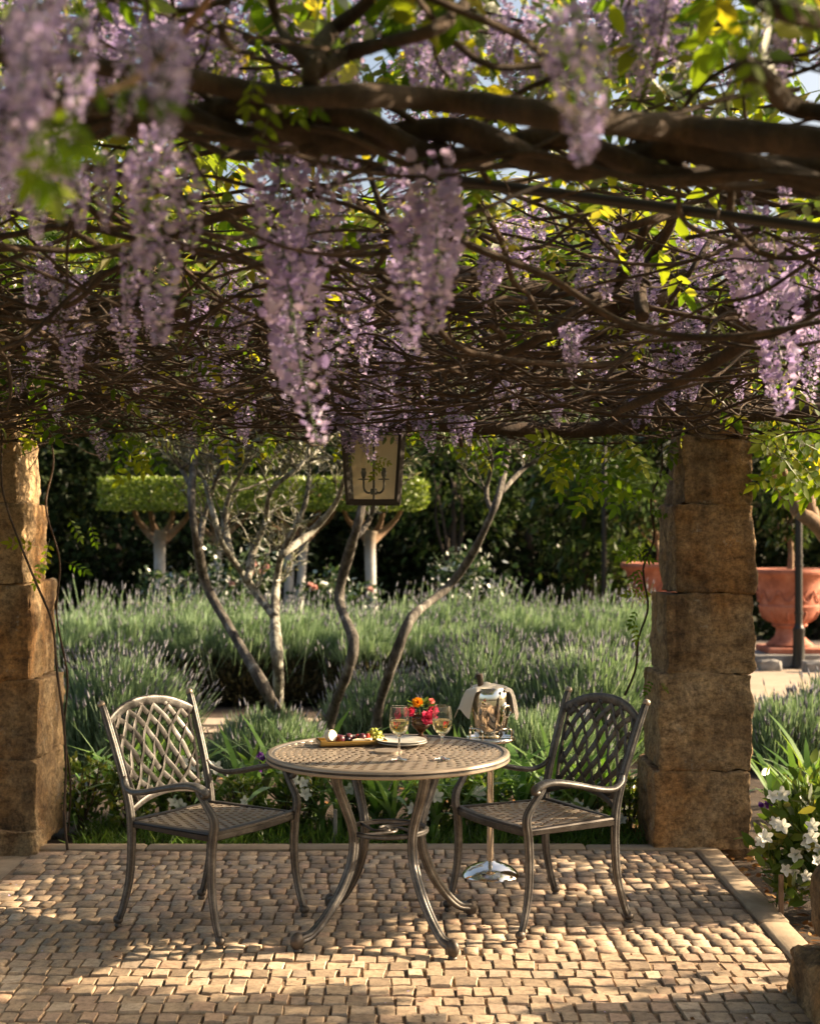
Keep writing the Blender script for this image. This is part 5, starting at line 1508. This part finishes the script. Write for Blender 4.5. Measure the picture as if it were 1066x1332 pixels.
for a in (-.75, 2.39):
    ca, sa = math.cos(a), math.sin(a)
    m = MB(); M_ = Matrix.Rotation(a, 4, 'Z') @ Matrix.Rotation(PI / 2, 4, 'Y')
    lathe(m, [(.018, .086), (.018, .093), (.012, .098), (0, .099)], 20, (0, 0, .150), M=M_)
    hd = m.build('boss', MAT['chrome'], bu)
    m = MB(); tube(m, [(ca * .102 - sa * math.cos(q) * .026, sa * .102 + ca * math.cos(q) * .026, .128 + .026 * math.sin(q)) for q in np.linspace(0, 2 * PI, 20, endpoint=False)], .0042, closed=True); m.build('ring', MAT['chrome'], hd)
# wine bottle inside, only its neck shows
bo = thing('wine_bottle', 'wine bottle neck poking out of the napkin on the bucket', 'bottle', (SX - .012, SY, bz + .013)); bo.rotation_euler = (math.radians(4), math.radians(-8), 0)
m = MB(); lathe(m, [(0, 0), (.036, 0), (.037, .01), (.037, .13), (.03, .17), (.015, .20), (.0135, .24)], 24); m.build('body', MAT['bottle_glass'], bo)
m = MB(); lathe(m, [(.0138, .23), (.0142, .268), (.0152, .27), (.0152, .279), (.012, .281), (0, .281)], 20); m.build('neck', MAT['dark_bark'], bo)
# napkin draped over the rim
nx, ny = 48, 18
V = np.zeros((ny + 1, nx + 1, 3))
for j in range(ny + 1):
    v = j / ny; yy = -.066 + .135 * v
    for i in range(nx + 1):
        s = (i / nx - .5) * .415 + .004 + .010 * math.sin(v * 5)
        half = math.sqrt(max(.0016, .0945 ** 2 - (yy * .95) ** 2)); x0 = abs(s)
        top = .234 + .016 * math.exp(-((s + .012) ** 2 + yy * yy) / .0010) + .0025 * math.sin(s * 70 + v * 6)
        if x0 < half: x, z = s, top - .016 * (x0 / half) ** 4
        else:
            e = x0 - half; fl_ = (.16 + .30 * v) if s < 0 else (.10 + .22 * v)
            x = math.copysign(half + .003 + e * fl_ + .010 * (1 - math.exp(-e * 60)), s); z = top - .016 - e * .93 - .006 * math.sin(v * 9)
        y2 = yy * (1 + .10 * (x0 / .2)) + (.008 * math.sin(s * 25 + v * 3) if x0 > half else 0)
        if x0 < half and v < .1: z -= .010 * (1 - v / .1)
        V[j, i] = (x, y2, z)
i = np.arange(ny)[:, None]; j = np.arange(nx)[None]; q = nx + 1
mb = MB().add(V.reshape(-1, 3), np.stack([i * q + j, i * q + j + 1, (i + 1) * q + j + 1, (i + 1) * q + j], -1).reshape(-1, 4))
o = mb.build('napkin', MAT['linen'], None, sharp=0); o.location = (SX - .004, SY, bz); o.rotation_euler = (0, 0, math.radians(10))
md = o.modifiers.new('thickness', 'SOLIDIFY'); md.thickness = .0022; md.offset = 1
md = o.modifiers.new('smooth', 'SUBSURF'); md.levels = 1; md.render_levels = 1
tag(o, 'cream linen napkin draped over the top of the wine bucket', 'napkin')

# ---------------------------------------------------------------- things on the table
TZ = TH + .004
def tpos(px, py, h=0.0):
    d = FPX * (CAMH - TZ - h) / (py - HZ)
    return (px - CX) / FPX * d, d
def wine_glass(label, px, py):
    x, y = tpos(px, py)
    t = thing('wine_glass', label, 'wine glass', (x, y, TZ), group='wine glasses of white wine')
    prof = [(0, 0), (.033, 0), (.0335, .0012), (.030, .0022), (.012, .004), (.0055, .008), (.0038, .018), (.0036, .06), (.0042, .080), (.010, .0885), (.022, .098), (.032, .112), (.0368, .130), (.0372, .148), (.0350, .172), (.0322, .196), (.0318, .1985),
            (.0311, .1985), (.0314, .196), (.0340, .172), (.0361, .148), (.0357, .130), (.031, .1125), (.0215, .0995), (.009, .0905), (0, .0895)]
    m = MB(); lathe(m, prof, 40); m.build('glass', MAT['clear_glass'], t, sharp=0)
    wp = [(0, .0899), (.009, .0909), (.0213, .0999), (.0308, .1129), (.0355, .1302), (.0359, .1455), (.0345, .1448), (.015, .1446), (0, .1446)]
    m = MB(); lathe(m, wp, 40); m.build('wine', MAT['wine'], t, sharp=40)
wine_glass('glass of white wine in front of the white plates', 519, 988)
wine_glass('glass of white wine on the right, nearer the wine bucket', 575, 987)
def plate(label, px, py, z, r, rz=0):
    x, y = tpos(px, py)
    m = MB(); lathe(m, [(0, 0), (r * .66, 0), (r * .70, .002), (r * .98, .009), (r, .0108), (r * .995, .0122), (r * .97, .0118), (r * .72, .0055), (r * .6, .004), (0, .004)], 56)
    o = m.build('plate', MAT['ceramic'], None, sharp=30); o.location = (x, y, z)
    tag(o, label, 'plate', 'two stacked plates')
    return x, y
px_, py_ = plate('lower plate of the stack of two behind the left wine glass', 523, 968, TZ, .100)
o_ = plate('upper speckled white plate of the stack of two', 522, 968, TZ + .0085, .099)
# board of fruit
x, y = tpos(457, 967)
ty = thing('serving_tray', 'narrow ochre glazed tray of fruit on the table', 'tray', (x, y, TZ), math.radians(13))
m = MB(); bevel_box(m, (0, 0, .004), (.27, .12, .008), .003); m.build('base', MAT['glazed_ochre'], ty)
m = MB()
for c, s in (((0, -.0575, .011), (.27, .008, .014)), ((0, .0575, .011), (.27, .008, .014)), ((-.131, 0, .011), (.008, .107, .014)), ((.131, 0, .011), (.008, .107, .014))): bevel_box(m, c, s, .003)
m.build('rim', MAT['glazed_ochre'], ty)
TM = Matrix.Translation((x, y, TZ + .0085)) @ Matrix.Rotation(math.radians(13), 4, 'Z')
def on_tray(o, u, v, z, rot=(0, 0, 0)):
    q = TM @ Vector((u, v, z)); o.location = q; o.rotation_euler = (rot[0], rot[1], rot[2] + math.radians(13))
    return o
# cheese
m = MB(); prof2 = [(0, -.001), (.022, 0), (.024, .006), (.024, .020), (.021, .026), (0, .027)]
lathe(m, prof2, 24); o = m.build('cheese_round', MAT['cheese'], None); on_tray(o, -.092, -.004, .024, (math.radians(78), 0, .5)); tag(o, 'pale round of cheese standing at the left end of the tray', 'cheese')
for k, (u, v, lab) in enumerate([(-.052, .004, 'cut fig beside the pale cheese round'), (-.040, -.022, 'cut fig in front on the tray next to the cheese'), (.0, .018, 'dark cut fig in the middle of the tray'), (.045, -.006, 'halved fig showing pink flesh near the grapes')]):
    t = thing('fig_half', lab, 'fig', group='cut figs on the tray'); on_tray(t, u, v, .0, (0, 0, U(0, 3)))
    m = MB(); th = np.linspace(0, PI / 2, 7)
    lathe(m, [(.017 * math.cos(a) if a < 1.57 else 0, .017 * math.sin(a)) for a in th], 16); bo2 = m.build('skin', MAT['fig_skin'], t); bo2.rotation_euler = (math.radians(62), 0, 0); bo2.location = (0, .008, .014)
    m = MB(); lathe(m, [(.0165, -.0004), (.011, -.0014), (0, -.001)], 16); bo3 = m.build('flesh', MAT['fig_flesh'], bo2)
for k, (u, v, z, lab) in enumerate([(-.022, .03, .0085, 'blueberry at the left of the berry pile'), (-.006, .036, .0085, 'blueberry at the back of the berry pile'), (-.012, .004, .0085, 'blueberry in front of the berry pile'), (-.012, .024, .021, 'blueberry on top of the berry pile'), (.012, .034, .0085, 'blueberry against the strawberries')]):
    m = MB(); uvball(m, (0, 0, 0), (.0088, .0088, .008), 14, 10); lathe(m, [(.0035, .0074), (.0042, .0088), (.003, .0078), (0, .0072)], 10)
    o = m.build('blueberry', MAT['blueberry_skin']); on_tray(o, u, v, z, (U(-.5, .5), U(-.5, .5), 0)); tag(o, lab, 'blueberry', 'blueberries on the tray')
for k, (u, v, z, lab) in enumerate([(.028, .012, .0, 'strawberry left of the others on the tray'), (.052, .026, .0, 'strawberry at the back by the grapes'), (.062, .004, .0, 'strawberry in front by the grapes')]):
    t = thing('strawberry', lab, 'strawberry', group='strawberries on the tray'); on_tray(t, u, v, z + .014, (math.radians(100 + 20 * k), 0, k * 1.9))
    m = MB(); lathe(m, [(0, -.019), (.006, -.016), (.0115, -.006), (.014, .004), (.012, .011), (.005, .014), (0, .0135)], 16); m.build('fruit', MAT['strawberry_flesh'], t)
    m = MB(); scatter(m, leaf2(.3, .05), np.tile((0, 0, .0135), (6, 1)), frames(np.array([(math.cos(a), math.sin(a), .2) for a in np.arange(6) * 1.05]), 0, (0, 0, 1)), np.full(6, .013)); m.build('calyx', MAT['rose_leaf'], t)
for k, (u, v, lab) in enumerate([(.022, -.028, 'flat slice of pale cheese at the front of the tray'), (.066, -.026, 'small wedge of pale cheese near the grapes')]):
    m = MB(); m.add([(-.026, -.012, 0), (.026, -.010, 0), (.0, .018, 0), (-.026, -.012, .012), (.026, -.010, .012), (.0, .018, .012)], np.array([(0, 2, 1), (3, 4, 5)]), np.array([(0, 1, 4, 3), (1, 2, 5, 4), (2, 0, 3, 5)]))
    o = m.build('cheese_slice', MAT['cheese'], smooth=False); on_tray(o, u, v, .0005, (0, 0, k * 1.2)); tag(o, lab, 'cheese', 'cheese slices on the tray')
t = thing('grape_bunch', 'bunch of green grapes on the right end of the tray', 'grapes'); on_tray(t, .098, .018, 0)
GM = MB(); uvball(GM, (0, 0, 0), (.0095, .0095, .011), 14, 10); GM = GM.mesh('grape'); GM.materials.append(MAT['green_grape'])
for k in range(26):
    lay = 0 if k < 13 else (1 if k < 22 else 2)
    a = k * 2.4; rr = (.034, .024, .012)[lay] * math.sqrt(U(.1, 1))
    o = link('grape', GM, None, t); o.location = (math.cos(a) * rr * 1.2, math.sin(a) * rr, .010 + lay * .014 + U(0, .003)); o.rotation_euler = (U(0, 3), U(0, 3), 0)
m = MB(); tube(m, [(0, 0, .02), (.01, .01, .04), (.03, .02, .046)], .0016); m.build('stalk', MAT['green_stem'], t)
# vase and flowers
vx, vy = tpos(547, 961)
va = thing('flower_vase', 'small dark amber glass goblet vase on the table', 'vase', (vx, vy, TZ))
m = MB(); lathe(m, [(0, 0), (.030, 0), (.031, .003), (.024, .008), (.010, .018), (.009, .026), (.020, .036), (.036, .052), (.041, .070), (.039, .090), (.037, .103), (.0355, .103), (.037, .088), (.038, .07), (.033, .055), (.012, .036), (0, .034)], 36); m.build('bowl', MAT['amber_glass'], va, sharp=0)
for k, z in enumerate((.060, .074, .088)):
    m = MB(); tube(m, [(math.cos(a) * .0405, math.sin(a) * .0405, z) for a in np.linspace(0, 2 * PI, 28, endpoint=False)], .0016, ring_profile(6), closed=True); m.build('band', MAT['amber_glass'], va)
def bloom(kind, label, px, py, size, mat, layers=5, dd=0.0, ruffle=.15):
    d = vy + dd; p = at(px, py, d)
    t = thing(kind, label, 'flower', (vx, vy, TZ + .04), group='cut flowers in the vase')
    rel = p - Vector((vx, vy, TZ + .04))
    m = MB(); tube(m, [(U(-.01, .01), U(-.008, .008), 0), Vector((rel.x * .35, rel.y * .35, .062)), rel], .0022, ring_profile(6), span=4); m.build('stem', MAT['green_stem'], t)
    lm = MB()
    ax = (Vector((rel.x * .6, -.055, .05))).normalized(); Q = np.array(ax.to_track_quat('Z', 'Y').to_matrix())
    T = leaf6(.46, -.10, -.18)
    for L in range(layers):
        k = 5 + L; el = 1.25 - 1.35 * L / max(1, layers - 1)
        a = np.arange(k) * 2 * PI / k + L * .7
        D_ = np.stack([np.cos(a) * math.cos(el), np.sin(a) * math.cos(el), np.full(k, math.sin(el))], 1) + rng.normal(size=(k, 3)) * ruffle
        N = np.stack([-np.cos(a) * math.sin(el), -np.sin(a) * math.sin(el), np.full(k, math.cos(el))], 1)
        F_ = np.stack([frames(D_[i:i + 1], 0, N[i])[0] for i in range(k)])
        F_ = np.einsum('ij,kjl->kil', Q, F_)
        scatter(lm, T, np.tile(np.array(rel), (k, 1)), F_, size * (.55 + .5 * L / layers) * rng.uniform(.9, 1.1, k))
    lm.build('blossom', MAT[mat], t, sharp=0)
bloom('orange_flower', 'orange ranunculus bloom at the top of the vase', 543, 914, .026, 'orange_petal', 7, -.02, .06)
bloom('pink_flower', 'crimson pink bloom below the orange flower on the left', 533, 926, .030, 'pink_petal', 4, -.02, .2)
bloom('pink_flower', 'crimson pink bloom hanging low on the right of the vase', 556, 935, .038, 'pink_petal', 5, -.03, .22)
bloom('pink_flower', 'crimson pink bloom seen through the left wine glass', 517, 930, .028, 'pink_petal', 4, .0, .2)
bloom('pink_flower', 'crimson pink bloom seen behind the right wine glass', 562, 924, .026, 'pink_petal', 4, .02, .2)
bloom('coral_flower', 'small coral flower bud at the upper right of the bouquet', 561, 912, .016, 'coral_petal', 4, .0, .1)
t = thing('foliage_sprig', 'green leafy sprigs between the blooms in the vase', 'foliage', (vx, vy, TZ + .05))
lm = MB(); k = 26
D_ = rand_dirs(k, -.1, .9); P = D_ * np.array([.038, .03, .02]) + np.array([0, 0, .075])
scatter(lm, leaf6(.3), P, frames(D_, .4, (0, 0, 1)), rng.uniform(.022, .045, k)); lm.build('leaves', MAT['azalea_leaf'], t, sharp=0)
m = MB()
for e in ((-.11, 0, .062), (.10, -.01, .055), (.02, 0, .115), (.085, .01, .10)):
    tube(m, [(0, 0, 0), (e[0] * .3, e[1], .05), e], .0012, ring_profile(5), span=4)
m.build('stems', MAT['green_stem'], t)
